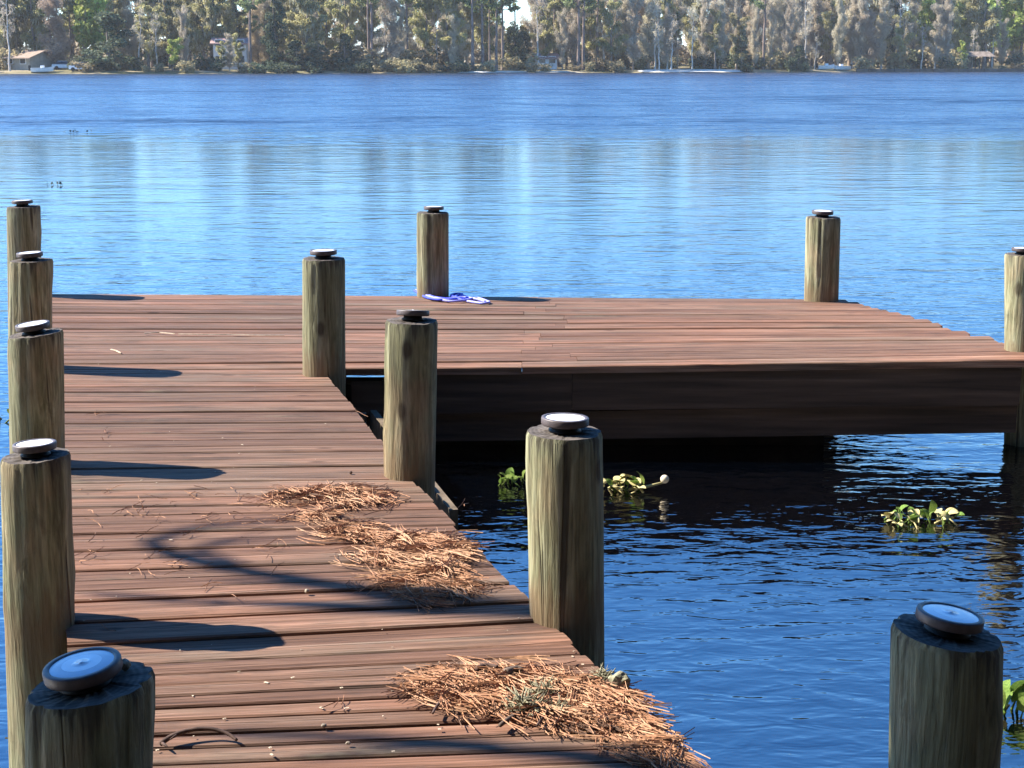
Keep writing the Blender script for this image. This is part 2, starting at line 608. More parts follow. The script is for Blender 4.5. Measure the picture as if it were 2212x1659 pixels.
LAMP_LABEL = {
    'L1': 'large round cap lamp with bluish ringed lens on the shaded bottom left post',
    'L2': 'white topped round cap lamp on the tall left edge post',
    'L3': 'tilted round cap lamp on the third left edge post',
    'L4': 'thin pale cap lamp on the greenish left edge post',
    'L5': 'tiny dark cap lamp on the far left corner post',
    'R1': 'tilted brown cap lamp with bright white lens on the dark bottom right post',
    'R2': 'round cap lamp with white lens on the tall tan post by the needle heaps',
    'R3': 'dark cap lamp tipped away on the middle right edge post',
    'R4': 'grey cap lamp on the inner corner post of the walkway',
    'P1': 'dark cap lamp on the post with the blue rope',
    'P2': 'dark cap lamp on the far right corner post',
    'P3': 'cap lamp cut by the right picture edge',
}
rng = random.Random(5)


def post_shaft(rad, h_top, h_bot, tilt, lean, seed):
    """local origin at deck level on the axis; top at h_top, foot at h_bot"""
    n = 56
    zs = [h_bot, h_bot * 0.6, h_bot * 0.25, 0.0] + [h_top * k / 7 for k in range(1, 7)] + [h_top - 0.012, h_top]
    v, q, bt, ad = [], [], [], []
    rr = random.Random(seed)
    ph = rr.uniform(0, 100)
    crack = [(rr.uniform(0, 2 * PI), rr.uniform(0.003, 0.009), rr.uniform(0.15, 1.0)) for _ in range(8)]
    bump_ = [(rr.uniform(0, 2 * PI), rr.uniform(0, h_top), rr.uniform(0.003, 0.007)) for _ in range(5)]
    for i, z in enumerate(zs):
        for k in range(n):
            a = 2 * PI * k / n
            r = rad * (1 + 0.022 * mnoise.noise(Vector((math.cos(a) * 1.2 + ph, math.sin(a) * 1.2, z * 1.2))))
            r *= 1 + 0.012 * mnoise.noise(Vector((math.cos(a) * 5 + ph, math.sin(a) * 5, z * 2.5)))
            if i == len(zs) - 1: r -= 0.004 + 0.003 * max(0, mnoise.noise(Vector((math.cos(a) * 3, math.sin(a) * 3, ph))))
            for (ba, bz, bh) in bump_:
                dd = ((a - ba + PI) % (2 * PI) - PI) / 0.35
                r += bh * math.exp(-dd * dd - ((z - bz) / 0.06) ** 2)
            for (ca, cd, cl) in crack:
                d = abs((a - ca + PI) % (2 * PI) - PI)
                if d < PI / n and z > h_top * (1 - cl): r -= cd
            x, y = r * math.cos(a), r * math.sin(a)
            zz = z
            wt = max(0.0, min(1.0, (z - h_top * 0.55) / (h_top * 0.45))) if h_top > 0 else 0
            zz -= x * math.tan(R(tilt)) * wt
            zz += wt * 0.0025 * mnoise.noise(Vector((x * 30 + ph, y * 30, 0)))
            v.append((x + lean * z, y, zz))
            bt.append(max(0.0, h_top - z))
            ad.append(z)
    for i in range(len(zs) - 1):
        for k in range(n):
            k2 = (k + 1) % n
            q.append((i * n + k, i * n + k2, (i + 1) * n + k2, (i + 1) * n + k))
    me = np_mesh('shaft', v, q, smooth=True)
    for nm, arr in (('below_top', bt), ('above_deck', ad)):
        at = me.attributes.new(nm, 'FLOAT', 'POINT')
        at.data.foreach_set('value', np.asarray(arr, dtype=np.float32))
    top_ring = v[-n:]
    return me, top_ring


def post_end(ring, seed):
    rr = random.Random(seed)
    n = len(ring)
    c = np.mean(np.array(ring), axis=0)
    v = list(ring)
    for s in (0.66, 0.33):
        for p in ring:
            w = c + (np.array(p) - c) * s
            v.append((w[0], w[1], w[2] + rr.uniform(-0.002, 0.002)))
    v.append(tuple(c))
    q, t = [], []
    for j in range(2):
        for k in range(n):
            k2 = (k + 1) % n
            q.append((j * n + k, j * n + k2, (j + 1) * n + k2, (j + 1) * n + k))
    for k in range(n):
        t.append((2 * n + k, 2 * n + (k + 1) % n, 3 * n))
    return np_mesh('end_grain', v, q, t), c


lamp_foot = MB().lathe([(0.0, 0.0), (0.043, 0.0), (0.043, 0.005), (0.036, 0.008), (0.034, 0.019), (0.0, 0.019)], 20).mesh('foot', True)
lamp_foot.materials.append(M['foot'])
lamp_house = MB().lathe([(0.030, 0.0155), (0.056, 0.0165), (0.0612, 0.018), (0.0624, 0.0205), (0.0624, 0.0345), (0.0612, 0.0372), (0.0530, 0.0377), (0.0515, 0.0355)], 36).mesh('housing', True)
lamp_house.materials.append(M['housing'])
lamp_lens = MB().lathe([(0.0513, 0.0357), (0.046, 0.0366), (0.034, 0.0374), (0.032, 0.0375)], 36).mesh('lens_ring', True)
lamp_lens.materials.append(M['lens_ring'])
lamp_disc = MB().lathe([(0.032, 0.0376), (0.018, 0.0380), (0.004, 0.0382), (0.0035, 0.0394), (0.0, 0.0396)], 36).mesh('lens', True)
lamp_disc.materials.append(M['lens'])
lamp_ring_white = lamp_lens.copy()
lamp_ring_white.materials.clear()
lamp_ring_white.materials.append(M['lens'])

post_pos = {}
for i, (key, top, bx, Y, wpx, tilt, loff) in enumerate(POSTS):
    ptop = on_y(top[0], top[1], Y)
    # base: straight below on the deck plane, x from the base pixel column
    base_y_px = HOR + FPX * 1.5 / Y
    pb = on_y(bx, base_y_px, Y)
    dist = math.hypot(Y, EYE - ptop.z)
    rad = 0.5 * wpx * dist / FPX / math.hypot(1, (top[0] - CX) / FPX) * 0.985
    h = ptop.z - DECK
    lean = (ptop.x - pb.x) / h
    root = tag(empty('dock_post', (pb.x, Y, DECK)), POST_LABEL[key], 'post', 'round timber posts along the dock')
    me, ring = post_shaft(rad, h, -DECK - 1.2, tilt, lean, 40 + i)
    link('shaft', me, root, M['post'])
    me2, c = post_end(ring, 80 + i)
    link('end_grain', me2, root, M['end'])
    post_pos[key] = (pb.x, Y, rad, h)
    lx = loff[0] * dist / FPX
    lamp = tag(empty('cap_lamp', (pb.x + c[0] + lx, Y + c[1], DECK + c[2] - math.tan(R(tilt)) * lx + 0.001)), LAMP_LABEL[key], 'lamp', 'round cap lamps on the dock posts')
    sc = {'L1': 1.0, 'R1': 0.98}.get(key, 1.0) * (rad / 0.1)
    lt = tilt + {'R3': 2.0, 'R1': 1.5, 'L1': -0.5}.get(key, rng.uniform(-1, 1))
    lamp.rotation_euler = (R({'R3': 7, 'L1': 5, 'L5': -3}.get(key, rng.uniform(-2, 2))), R(lt), rng.uniform(0, 6))
    if key in ('R3',): lamp.rotation_euler = (R(-9), R(2), 0)
    elif key == 'L1': lamp.rotation_euler = (R(3), R(-7), 0)
    elif key == 'R1': lamp.rotation_euler = (R(-1), R(8), 0)
    else: lamp.rotation_euler = (R(rng.uniform(-2, 2)), R(lt), 0)
    lamp.scale = (sc, sc, sc)
    link('foot', lamp_foot, lamp)
    link('housing', lamp_house, lamp)
    link('lens_ring', lamp_lens if key == 'L1' else lamp_ring_white, lamp)
    link('lens', lamp_disc, lamp)

# ------------------------------------------------------------------ dock
dock = tag(empty('wooden_dock', (0, 7.0, DECK)), 'weathered reddish timber dock with a walkway and a side platform at its far end', 'dock')
D0 = Vector((0, 7.0, DECK))
prng = random.Random(11)


def plank(a, b, wa, wb, thick=0.038, dz=0.0, za=0.0, zb=0.0, name='plank', mat=None, cut=(0.0, 0.0)):
    """a board from ground point a to b (mid line of the board), width wa at a and wb at b"""
    a = Vector((a[0], a[1], 0)); b = Vector((b[0], b[1], 0))
    L = (b - a).length
    ang = math.atan2(b.y - a.y, b.x - a.x)
    nseg = max(2, int(L / 0.6))
    ch = 0.0045
    v, q = [], []
    ph = prng.uniform(0, 100)
    cup = prng.uniform(-0.0015, 0.0025)
    for s in range(nseg + 1):
        t = s / nseg
        w = (wa + (wb - wa) * t) / 2
        z = za + (zb - za) * t + 0.0035 * mnoise.noise(Vector((t * L * 0.8 + ph, ph, 0))) + dz
        e = 0.0022 * mnoise.noise(Vector((t * L * 1.3 + ph, 7, 3)))
        x = t * L
        sec = [(-w + e, -thick), (-w + e, -ch), (-w + e + ch, 0), (-w * 0.35, cup), (w * 0.35, cup), (w + e - ch, 0), (w + e, -ch), (w + e, -thick)]
        for (yy, zz) in sec:
            ex = cut[0] * yy if s == 0 else (cut[1] * yy if s == nseg else 0.0)
            v.append((x + ex, yy, z + zz))
    k = 8
    for s in range(nseg):
        for i in range(k):
            i2 = (i + 1) % k
            q.append((s * k + i, (s + 1) * k + i, (s + 1) * k + i2, s * k + i2))
    t = []
    for s, flip in ((0, False), (nseg, True)):
        r = [s * k + i for i in range(k)]
        for i in range(1, k - 1):
            t.append((r[0], r[i], r[i + 1]) if not flip else (r[0], r[i + 1], r[i]))
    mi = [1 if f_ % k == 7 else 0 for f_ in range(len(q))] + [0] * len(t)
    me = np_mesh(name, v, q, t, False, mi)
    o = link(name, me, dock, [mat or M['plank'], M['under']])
    o.location = Vector((a.x, a.y, DECK)) - D0
    o.rotation_euler = (0, 0, ang)
    return o


def poly_at(poly, Y):              # x on a plan polyline at distance Y
    for (p, q_) in zip(poly[:-1], poly[1:]):
        if min(p[1], q_[1]) <= Y <= max(p[1], q_[1]):
            t = (Y - p[1]) / (q_[1] - p[1])
            return p[0] + (q_[0] - p[0]) * t
    p, q_ = (poly[0], poly[1]) if abs(Y - poly[0][1]) < abs(Y - poly[-1][1]) else (poly[-2], poly[-1])
    t = (Y - p[1]) / (q_[1] - p[1])
    return p[0] + (q_[0] - p[0]) * t


# right edge of the walkway, seen points on the deck plane
right_edge = [on_z(*p) for p in ((1560, 1688), (1530, 1659), (1330, 1482), (1213, 1367), (1040, 1195), (872, 1017), (770, 885), (692, 797))]
right_edge = [(p.x, p.y) for p in right_edge]
left_edge = [(post_pos[k][0] + 0.02, post_pos[k][1]) for k in ('L1', 'L2', 'L3', 'L4', 'L5')]
left_edge[0] = (left_edge[0][0] + 0.10, left_edge[0][1])
_p = on_z(150, 1500)
left_edge.insert(1, (_p.x, _p.y))
left_edge[2] = (left_edge[2][0] + 0.05, left_edge[2][1])

NEAR_Y, FAR_Y = 7.52, 9.93         # the side platform
slope_tab = [(-3, 0.10), (1.5, 0.10), (3.2, 0.085), (3.6, 0.12), (3.95, 0.15), (4.4, 0.11), (5.0, 0.07), (5.6, 0.045), (6.5, 0.02), (7.5, 0.0)]


def slope_at(Y):
    for (a, b) in zip(slope_tab[:-1], slope_tab[1:]):
        if a[0] <= Y <= b[0]:
            return a[1] + (b[1] - a[1]) * (Y - a[0]) / (b[0] - a[0])
    return slope_tab[-1][1] if Y > 0 else slope_tab[0][1]


# plank joints of the walkway, measured at the middle of the walkway
Yc = NEAR_Y - 0.004
cuts = [Yc]
while cuts[-1] > 0.2:
    cuts.append(cuts[-1] - ((0.104 - 0.030 * max(0.0, min(1.0, (5.2 - cuts[-1]) / 1.2))) + prng.uniform(-0.009, 0.009)))


def mid_x(Y): return (poly_at(left_edge, Y) + poly_at(right_edge, Y)) / 2


def edge_pts(Y):
    s = slope_at(Y)
    m = mid_x(Y)
    out = []
    for poly in (left_edge, right_edge):
        y = Y
        for _ in range(6):
            x = poly_at(poly, y)
            y = Y + s * (x - m)
        out.append(Vector((poly_at(poly, y), y)))
    return out


for c0, c1 in zip(cuts[:-1], cuts[1:]):
    l0, r0 = edge_pts(c0)
    l1, r1 = edge_pts(c1)
    gap = prng.choice([0.003, 0.004, 0.005, 0.007, 0.011])
    la, ra = (l0 + l1) / 2, (r0 + r1) / 2
    wa, wb = (l0 - l1).length - gap, max(0.05, abs(r0.y - r1.y) - gap)
    wa = abs(l0.y - l1.y) - gap
    d = (ra - la).normalized()
    la = la - d * prng.uniform(-0.005, 0.012)
    ra = ra + d * prng.uniform(-0.007, 0.008)
    cuts_ = []
    nrm = Vector((-d.y, d.x))
    for e in (l0 - l1, r0 - r1):
        cuts_.append(e.dot(d) / e.dot(nrm))
    plank(la, ra, wa, wb, dz=prng.uniform(-0.004, 0.003), cut=cuts_)

# the side platform: long boards, slightly twisted (near right and far left corners ride high)
p_left = lambda Y: poly_at(left_edge, Y) - 0.06
pr_far = on_z(1836, 650)
pr_near = on_z(2290, 800)
cr_near = on_y(2168, 773, NEAR_Y)


def twist(x, Y):
    u = max(0.0, min(1.0, (x + 2.2) / 4.7))
    w = (Y - NEAR_Y) / (FAR_Y - NEAR_Y)
    near = 0.0 + max(0, u - 0.30) / 0.70 * 0.052
    farz = 0.026 * (1 - u) - 0.020 * u
    return near * (1 - w) + farz * w


def p_right(Y):
    w = (Y - NEAR_Y) / (FAR_Y - NEAR_Y)
    xn = post_pos['P3'][0] + 0.10
    xf = post_pos['P2'][0] + 0.20
    return xn + (xf - xn) * w


Yp = FAR_Y
row = 0
while Yp > NEAR_Y + 0.05:
    wdt = 0.108 + prng.uniform(-0.008, 0.008)
    Y1 = max(NEAR_Y, Yp - wdt)
    if Y1 - NEAR_Y < 0.05: Y1 = NEAR_Y
    Ym = (Yp + Y1) / 2
    gap = prng.choice([0.003, 0.0035, 0.004, 0.006])
    xl = p_left(Ym) - prng.uniform(0, 0.03)
    xr = p_right(Ym) + prng.uniform(-0.045, 0.035)
    jx = [-1.35, 0.25, 1.15, -0.4][row % 4] if row % 3 else None
    dz = prng.uniform(-0.0045, 0.0045)
    skew = prng.uniform(-0.008, 0.008)
    xm = 0.2 + prng.uniform(-0.2, 0.2)
    ends = [xl, xm, xr]
    for x0, x1 in zip(ends[:-1], ends[1:]):
        o = plank((x0 + 0.001, Ym), (x1 - 0.001, Ym), Yp - Y1 - gap, Yp - Y1 - gap, dz=dz, za=twist(x0, Ym), zb=twist(x1, Ym))
        dz += prng.uniform(-0.002, 0.002)
    Yp = Y1
    row += 1

# framing under the decking
def beam(p, q_, w, h, z_top, name, mat, zt2=None):
    """upright board from plan point p to q_, thickness w, height h, top at z_top (above water)"""
    p = Vector((p[0], p[1], 0)); q_ = Vector((q_[0], q_[1], 0))
    d = (q_ - p).normalized()
    n = Vector((-d.y, d.x, 0)) * (w / 2)
    z2 = z_top if zt2 is None else zt2
    c = [p + n, p - n, q_ - n, q_ + n]
    zt = [z_top, z_top, z2, z2]
    pts = [Vector((a.x, a.y, z - h)) - D0 for a, z in zip(c, zt)] + [Vector((a.x, a.y, z)) - D0 for a, z in zip(c, zt)]
    return MB().hexa(pts).build(name, mat, dock)


r4x = post_pos['R4'][0]
zt = DECK - 0.040
x_end = post_pos['P3'][0] - 0.085
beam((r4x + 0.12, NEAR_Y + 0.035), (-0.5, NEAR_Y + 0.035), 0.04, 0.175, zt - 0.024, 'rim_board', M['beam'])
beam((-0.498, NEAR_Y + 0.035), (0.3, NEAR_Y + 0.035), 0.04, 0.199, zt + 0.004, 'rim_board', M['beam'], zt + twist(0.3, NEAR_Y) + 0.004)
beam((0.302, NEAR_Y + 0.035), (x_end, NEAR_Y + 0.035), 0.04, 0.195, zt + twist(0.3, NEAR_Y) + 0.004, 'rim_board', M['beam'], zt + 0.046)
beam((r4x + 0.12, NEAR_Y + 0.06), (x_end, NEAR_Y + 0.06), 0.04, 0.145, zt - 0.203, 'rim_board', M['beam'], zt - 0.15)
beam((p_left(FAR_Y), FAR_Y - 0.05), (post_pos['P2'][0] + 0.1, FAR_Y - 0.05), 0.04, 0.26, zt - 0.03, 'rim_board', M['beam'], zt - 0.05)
beam((r4x - 0.3, NEAR_Y + 0.26), (1.62, NEAR_Y + 0.26), 0.04, 0.34, zt - 0.09, 'added_dark_board', M['under'])  # dark board added to hide bright streaks below the platform
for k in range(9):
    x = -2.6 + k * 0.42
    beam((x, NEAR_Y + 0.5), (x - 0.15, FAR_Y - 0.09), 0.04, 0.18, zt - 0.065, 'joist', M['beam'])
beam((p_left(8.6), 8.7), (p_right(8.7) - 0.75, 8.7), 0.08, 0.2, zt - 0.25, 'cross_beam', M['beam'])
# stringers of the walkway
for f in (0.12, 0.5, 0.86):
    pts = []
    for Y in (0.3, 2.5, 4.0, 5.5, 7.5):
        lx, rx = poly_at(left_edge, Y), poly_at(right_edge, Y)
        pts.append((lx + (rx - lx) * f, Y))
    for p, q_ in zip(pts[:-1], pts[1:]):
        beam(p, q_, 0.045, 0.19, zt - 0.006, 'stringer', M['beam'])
# outer stringer bolted to the right hand posts, sunlit on its top edge
zs_ = DECK - 0.19
sa, sb = on_z(806, 886, zs_), on_z(981, 1101, zs_)
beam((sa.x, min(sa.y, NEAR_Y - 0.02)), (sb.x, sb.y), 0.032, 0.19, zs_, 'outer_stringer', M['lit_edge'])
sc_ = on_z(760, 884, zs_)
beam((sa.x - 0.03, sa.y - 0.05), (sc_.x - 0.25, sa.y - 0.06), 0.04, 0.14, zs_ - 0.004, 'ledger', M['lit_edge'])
for kl, kr in (('L1', 'R1'), ('L2', 'R2'), ('L3', 'R3'), ('L4', 'R4')):
    a, b = post_pos[kl], post_pos[kr]
    if kl == 'L1': b = (poly_at(right_edge, 2.5), 2.5)
    beam((a[0], a[1] + 0.12), (b[0], b[1] + 0.12), 0.045, 0.17, zt - 0.2, 'cross_beam', M['beam'])

# ------------------------------------------------------------------ blue rope by the far post
def smooth_curve(pts, n=8):
    pts = [Vector(p) for p in pts]
    out = []
    for i in range(len(pts) - 1):
        p0, p1, p2, p3 = pts[max(i - 1, 0)], pts[i], pts[i + 1], pts[min(i + 2, len(pts) - 1)]
        for k in range(n):
            t = k / n
            out.append(0.5 * ((2 * p1) + (p2 - p0) * t + (2 * p0 - 5 * p1 + 4 * p2 - p3) * t * t + (3 * p1 - p0 - 3 * p2 + p3) * t ** 3))
    out.append(pts[-1])
    return out


def deck_pt(x, y, up=0.0):
    p = on_z(x, y)
    if p.y > NEAR_Y: p.z = DECK + twist(p.x, p.y)
    return Vector((p.x, p.y, p.z + up))


rope = tag(empty('rope', deck_pt(960, 648)), 'tangled blue rope lying at the foot of the far platform post', 'rope')
rr = random.Random(3)
def rope_strand(pix, rad, mat, name):
    pts = [deck_pt(x, y, 0.007 + rr.uniform(0, 0.008)) - Vector(rope.location) for x, y in pix]
    MB().tube(smooth_curve(pts, 6), rad, 6).build(name, mat, rope, True)
rope_strand([(895, 634), (905, 640), (925, 645), (950, 643), (962, 638), (945, 636), (925, 641), (935, 649), (965, 651), (990, 648), (998, 643), (985, 641), (975, 646), (995, 652), (1012, 650)], 0.009, M['rope'], 'coil')
rope_strand([(898, 633), (915, 643), (940, 652), (975, 657), (1005, 655), (1030, 650), (1052, 655), (1056, 660), (1040, 661), (1010, 656)], 0.008, M['rope_pale'], 'tail')
rope_strand([(910, 638), (930, 647), (960, 653), (1000, 649), (1030, 653), (1048, 658)], 0.008, M['rope_pale'], 'tail')
rope_strand([(990, 643), (1003, 646), (1008, 650), (998, 653), (985, 649), (992, 644), (1004, 648)], 0.010, M['rope'], 'coil')
rope_strand([(905, 637), (920, 648), (950, 655), (985, 652), (1000, 646)], 0.008, M['rope'], 'coil')

# ------------------------------------------------------------------ pine needles
nrng = np.random.RandomState(7)


def needle_batch(pts, n, length, spread, lift, rad=0.0013, seed=0, orient=None, bundle=True, limit=None):
    """pts: list of (x, y, weight radius) plan blobs. returns verts, quads for bent three-sided needles"""
    rs = np.random.RandomState(seed)
    V, Q = [], []
    blobs = np.array([(p[0], p[1], p[2]) for p in pts])
    wts = blobs[:, 2] ** 2
    wts = wts / wts.sum()
    left = 0
    for i in range(n):
        if left <= 0:                    # a new little sheaf of needles lying much the same way
            left = rs.randint(2, 7) if bundle else 1
            b = blobs[rs.choice(len(blobs), p=wts)]
            r = min(abs(rs.normal(0, 0.60)), 1.5) * b[2]
            a = rs.uniform(0, 2 * PI)
            bx, by = b[0] + r * math.cos(a) * 1.2, b[1] + r * math.sin(a)
            bt = (orient + rs.normal(0, spread)) if orient is not None else rs.uniform(0, PI)
            edge = max(0.0, 1 - (r / b[2] / 1.2) ** 1.5)
            bz = 0.003 + rs.uniform(0, 1) ** 1.5 * lift * edge
            bb = rs.normal(0, 0.12)
        left -= 1
        cx, cy = bx + rs.normal(0, 0.010), by + rs.normal(0, 0.010)
        if limit is not None and cx + limit[2] > poly_at(limit[0], cy + limit[1]) - 0.01: continue
        L = length * rs.uniform(0.5, 1.25)
        th = bt + rs.normal(0, 0.16)
        z = bz + rs.uniform(0, 0.005)
        dz = rs.normal(0, 0.007) * (0.4 + edge)
        bend = (bb + rs.normal(0, 0.06)) * L
        ux, uy = math.cos(th), math.sin(th)
        rd = rad * rs.uniform(0.75, 1.35)
        base = len(V)
        for k, t in enumerate((-0.5, -0.17, 0.17, 0.5)):
            off = bend * (1 - (2 * t) ** 2)
            x = cx + ux * L * t - uy * off
            y = cy + uy * L * t + ux * off
            zz = max(0.0025, z + dz * 2 * t + 0.006 * edge * (1 - (2 * t) ** 2))
            rk = rd * (1.0 if k < 3 else 0.45)
            V += [(x - uy * rk, y + ux * rk, zz), (x + uy * rk, y - ux * rk, zz), (x, y, zz + rk * 1.6)]
        for k in range(3):
            for j in range(3):
                j2 = (j + 1) % 3
                Q.append((base + k * 3 + j, base + k * 3 + j2, base + (k + 1) * 3 + j2, base + (k + 1) * 3 + j))
    return V, Q


def needle_pile(label, pix, counts, seed, lift=0.035, length=0.13, orient=None, spread=0.7, base=None):
    pl = []
    for (x, y, rpx) in pix:
        p = on_z(x, y)
        pl.append((p.x, p.y, rpx * p.y / FPX))
    c = np.mean(np.array([q[:2] for q in pl]), axis=0)
    V, Q, MI = [], [], []
    for mi, n in enumerate(counts):
        v, q = needle_batch([(p[0] - c[0], p[1] - c[1], p[2]) for p in pl], n, length, spread, lift if mi != 1 else lift * 0.6, 0.00115, seed + mi, orient, True, (right_edge, c[1], c[0]))
        b = len(V)
        V += v
        Q += [tuple(b + i for i in f) for f in q]
        MI += [mi] * len(q)
    o = link('pine_needles', np_mesh('pine_needles', V, Q, None, False, MI), None, [M['needle'], M['needle_dark'], M['needle_pale']])
    o.location = (c[0], c[1], DECK)
    tag(o, label, 'pine needles', 'heaps of fallen pine needles on the walkway', 'stuff')
    return o


needle_pile('farther small heap of dry orange pine needles below the middle right post',
            [(640, 1075, 45), (700, 1070, 60), (760, 1065, 55), (815, 1085, 40), (600, 1085, 30), (740, 1095, 40), (690, 1120, 50)], (360, 100, 260), 10, 0.014, 0.14, 2.85, 0.8)
needle_pile('long middle heap of dry orange pine needles beside the walkway edge before the tall tan post',
            [(740, 1150, 60), (800, 1160, 70), (860, 1175, 75), (930, 1185, 75), (985, 1195, 60), (830, 1210, 70), (900, 1225, 80), (960, 1245, 65), (870, 1260, 70), (940, 1280, 70), (980, 1285, 40), (1000, 1215, 40), (905, 1300, 40)], (900, 260, 640), 20, 0.024, 0.14, 2.75, 0.8)
needle_pile('nearest big heap of reddish pine needles spilling over the walkway edge at the bottom',
            [(960, 1490, 75), (1020, 1475, 85), (1090, 1480, 95), (1160, 1490, 95), (1230, 1495, 90), (1290, 1510, 80), (1340, 1530, 70), (1240, 1545, 80), (1320, 1570, 85), (1380, 1585, 65), (1415, 1615, 48), (1080, 1530, 70), (1000, 1520, 60), (1170, 1540, 70), (1455, 1650, 34), (1375, 1635, 36)], (1500, 560, 620), 30, 0.026, 0.15, 2.55, 0.75)
# strays scattered over the boards
V, Q = [], []
rs = np.random.RandomState(77)
stray = []
for _ in range(60):
    stray.append((rs.uniform(170, 640), rs.uniform(1050, 1250)))
for _ in range(26):
    stray.append((rs.uniform(200, 1000), rs.uniform(820, 1600)))
pl = []
for x, y in stray:
    p = on_z(x, y)
    pl.append((p.x, p.y, 0.03))
sv, sq = needle_batch(pl, 120, 0.07, 1.2, 0.001, 0.0010, 5, None, False)
o = link('stray_needles', np_mesh('stray_needles', sv, sq), None, M['needle'])
o.location = (0, 0, DECK + 0.002)
tag(o, 'single pine needles scattered over the sunlit boards of the walkway', 'pine needles', None, 'stuff')

# pale flecks, seeds and chips on the boards
V, Q = [], []
rs = np.random.RandomState(13)
for i in range(70):
    y = rs.uniform(0, 1) ** 0.9 * 900 + 760
    xl = 180 if y < 1400 else 340
    p = on_z(rs.uniform(xl, min(1500, 150 + (y - 133) * 0.88)), y)
    a = rs.uniform(0, PI)
    s = rs.uniform(0.0012, 0.0034)
    e = rs.uniform(1, 2.2)
    b = len(V)
    for (dx, dy, z) in ((-e, -1, .002), (e, -1, .003), (e, 1, .002), (-e, 1, .003), (-e * .7, -.5, .0035), (e * .5, -.7, .003), (e * .8, .4, .0035), (-e * .4, .7, .003)):
        x_ = dx * s * math.cos(a) - dy * s * math.sin(a)
        y_ = dx * s * math.sin(a) + dy * s * math.cos(a)
        V.append((p.x + x_, p.y + y_, z + 0.002))
    for f in ((4, 5, 6, 7), (0, 1, 5, 4), (1, 2, 6, 5), (2, 3, 7, 6), (3, 0, 4, 7)):
        Q.append(tuple(b + k for k in f))
o = link('leaf_litter', np_mesh('leaf_litter', V, Q), None, M['chip'])
o.location = (0, 0, DECK)
tag(o, 'pale seeds and chips scattered over the deck boards', 'litter', None, 'stuff')


def splinter(pix, w, label):
    mb = MB()
    c = deck_pt(*pix[0])
    for (p, q_) in zip(pix[:-1], pix[1:]):
        a, b = deck_pt(*p, 0.007) - c, deck_pt(*q_, 0.008) - c
        d = (b - a).normalized()
        n = Vector((-d.y, d.x, 0)) * w * 0.5
        u = Vector((0, 0, 0.004))
        mb.hexa([a + n, a - n, b - n * 0.7, b + n * 0.7, a + n * .6 + u, a - n * .6 + u, b - n * .4 + u, b + n * .4 + u])
    o = mb.build('wood_splinter', M['chip'])
    o.location = c
    return tag(o, label, 'splinter')


splinter([(312, 727), (345, 725), (378, 728)], 0.011, 'short bleached splinter of wood on the far left platform boards')
splinter([(386, 728), (440, 729), (500, 729), (560, 730), (615, 730)], 0.009, 'long bleached splinter running toward the inner corner post')
splinter([(240, 760), (252, 763), (262, 768)], 0.009, 'pale curled sliver of wood lying left of the long splinter')

# debris with shape of its own
def twig(name, pix, rads, label, cat, mat, lift=0.01, arch=0.0, forks=()):
    pts = [on_z(x, y) + Vector((0, 0, lift)) for x, y in pix]
    c = pts[0].copy()
    m = len(pts)
    pts = [p - c + Vector((0, 0, arch * math.sin(PI * i / (m - 1)))) for i, p in enumerate(pts)]
    crv = smooth_curve(pts, 5)
    rad = [rads[0] + (rads[1] - rads[0]) * i / (len(crv) - 1) for i in range(len(crv))]
    mb = MB().tube(crv, rad, 7)
    for (k, dx, dy, dz, r) in forks:
        a = crv[int(k * (len(crv) - 1))]
        mb.tube([a, a + Vector((dx * .5, dy * .5, dz * .7)), a + Vector((dx, dy, dz))], [r, r * .8, r * .45], 6)
    o = mb.build(name, mat, None, True)
    o.location = c
    return tag(o, label, cat)


twig('fallen_twig', [(346, 1614), (372, 1606), (410, 1598), (455, 1595), (490, 1599), (512, 1606)], (0.0065, 0.0035), 'dark curved twig lying on the boards beside the shaded bottom left post', 'twig', M['twig'], 0.008, 0.016, ((0.06, 0.02, -0.03, 0.004, 0.004), (0.3, -0.012, -0.03, 0.0, 0.0025)))
twig('fallen_twig', [(935, 1558), (942, 1545), (952, 1532)], (0.003, 0.004), 'short forked twig poking out below the left end of the nearest needle heap', 'twig', M['twig'], 0.02, 0.0)
twig('fallen_twig', [(1160, 1585), (1172, 1567), (1188, 1548)], (0.003, 0.004), 'thin twig poking out below the middle of the nearest needle heap', 'twig', M['twig'], 0.02, 0.0)
twig('fallen_twig', [(1080, 1580), (1105, 1562), (1140, 1550)], (0.005, 0.007), 'stubby bark covered twig below the lichen in the nearest needle heap', 'twig', M['bark'], 0.015, 0.0)
twig('bark_chip', [(1092, 1478), (1115, 1470), (1128, 1472)], (0.012, 0.007), 'reddish bark flake in the upper part of the nearest needle heap', 'bark chip', M['bark'], 0.03)
twig('pine_cone_scale', [(1030, 1473), (1052, 1466), (1075, 1470)], (0.008, 0.005), 'brown bark curl at the upper left of the nearest needle heap', 'bark chip', M['twig'], 0.035)


def lump(name, pix, size, label, cat, mat, seed, rough=0.35, squash=0.6, lift=0.5):
    bm = bmesh.new()
    bmesh.ops.create_icosphere(bm, subdivisions=3, radius=1.0)
    for v in bm.verts:
        n = mnoise.noise(v.co * 1.6 + Vector((seed, 0, 0))) * rough + mnoise.noise(v.co * 4 + Vector((0, seed, 0))) * rough * 0.5
        v.co *= 1 + n
        v.co = Vector((v.co.x * size[0], v.co.y * size[1], v.co.z * size[0] * squash))
    me = bpy.data.meshes.new(name)
    bm.to_mesh(me)
    bm.free()
    o = link(name, me, None, mat)
    p = on_z(*pix)
    o.location = (p.x, p.y, DECK + size[0] * squash * lift + 0.004)
    return tag(o, label, cat)


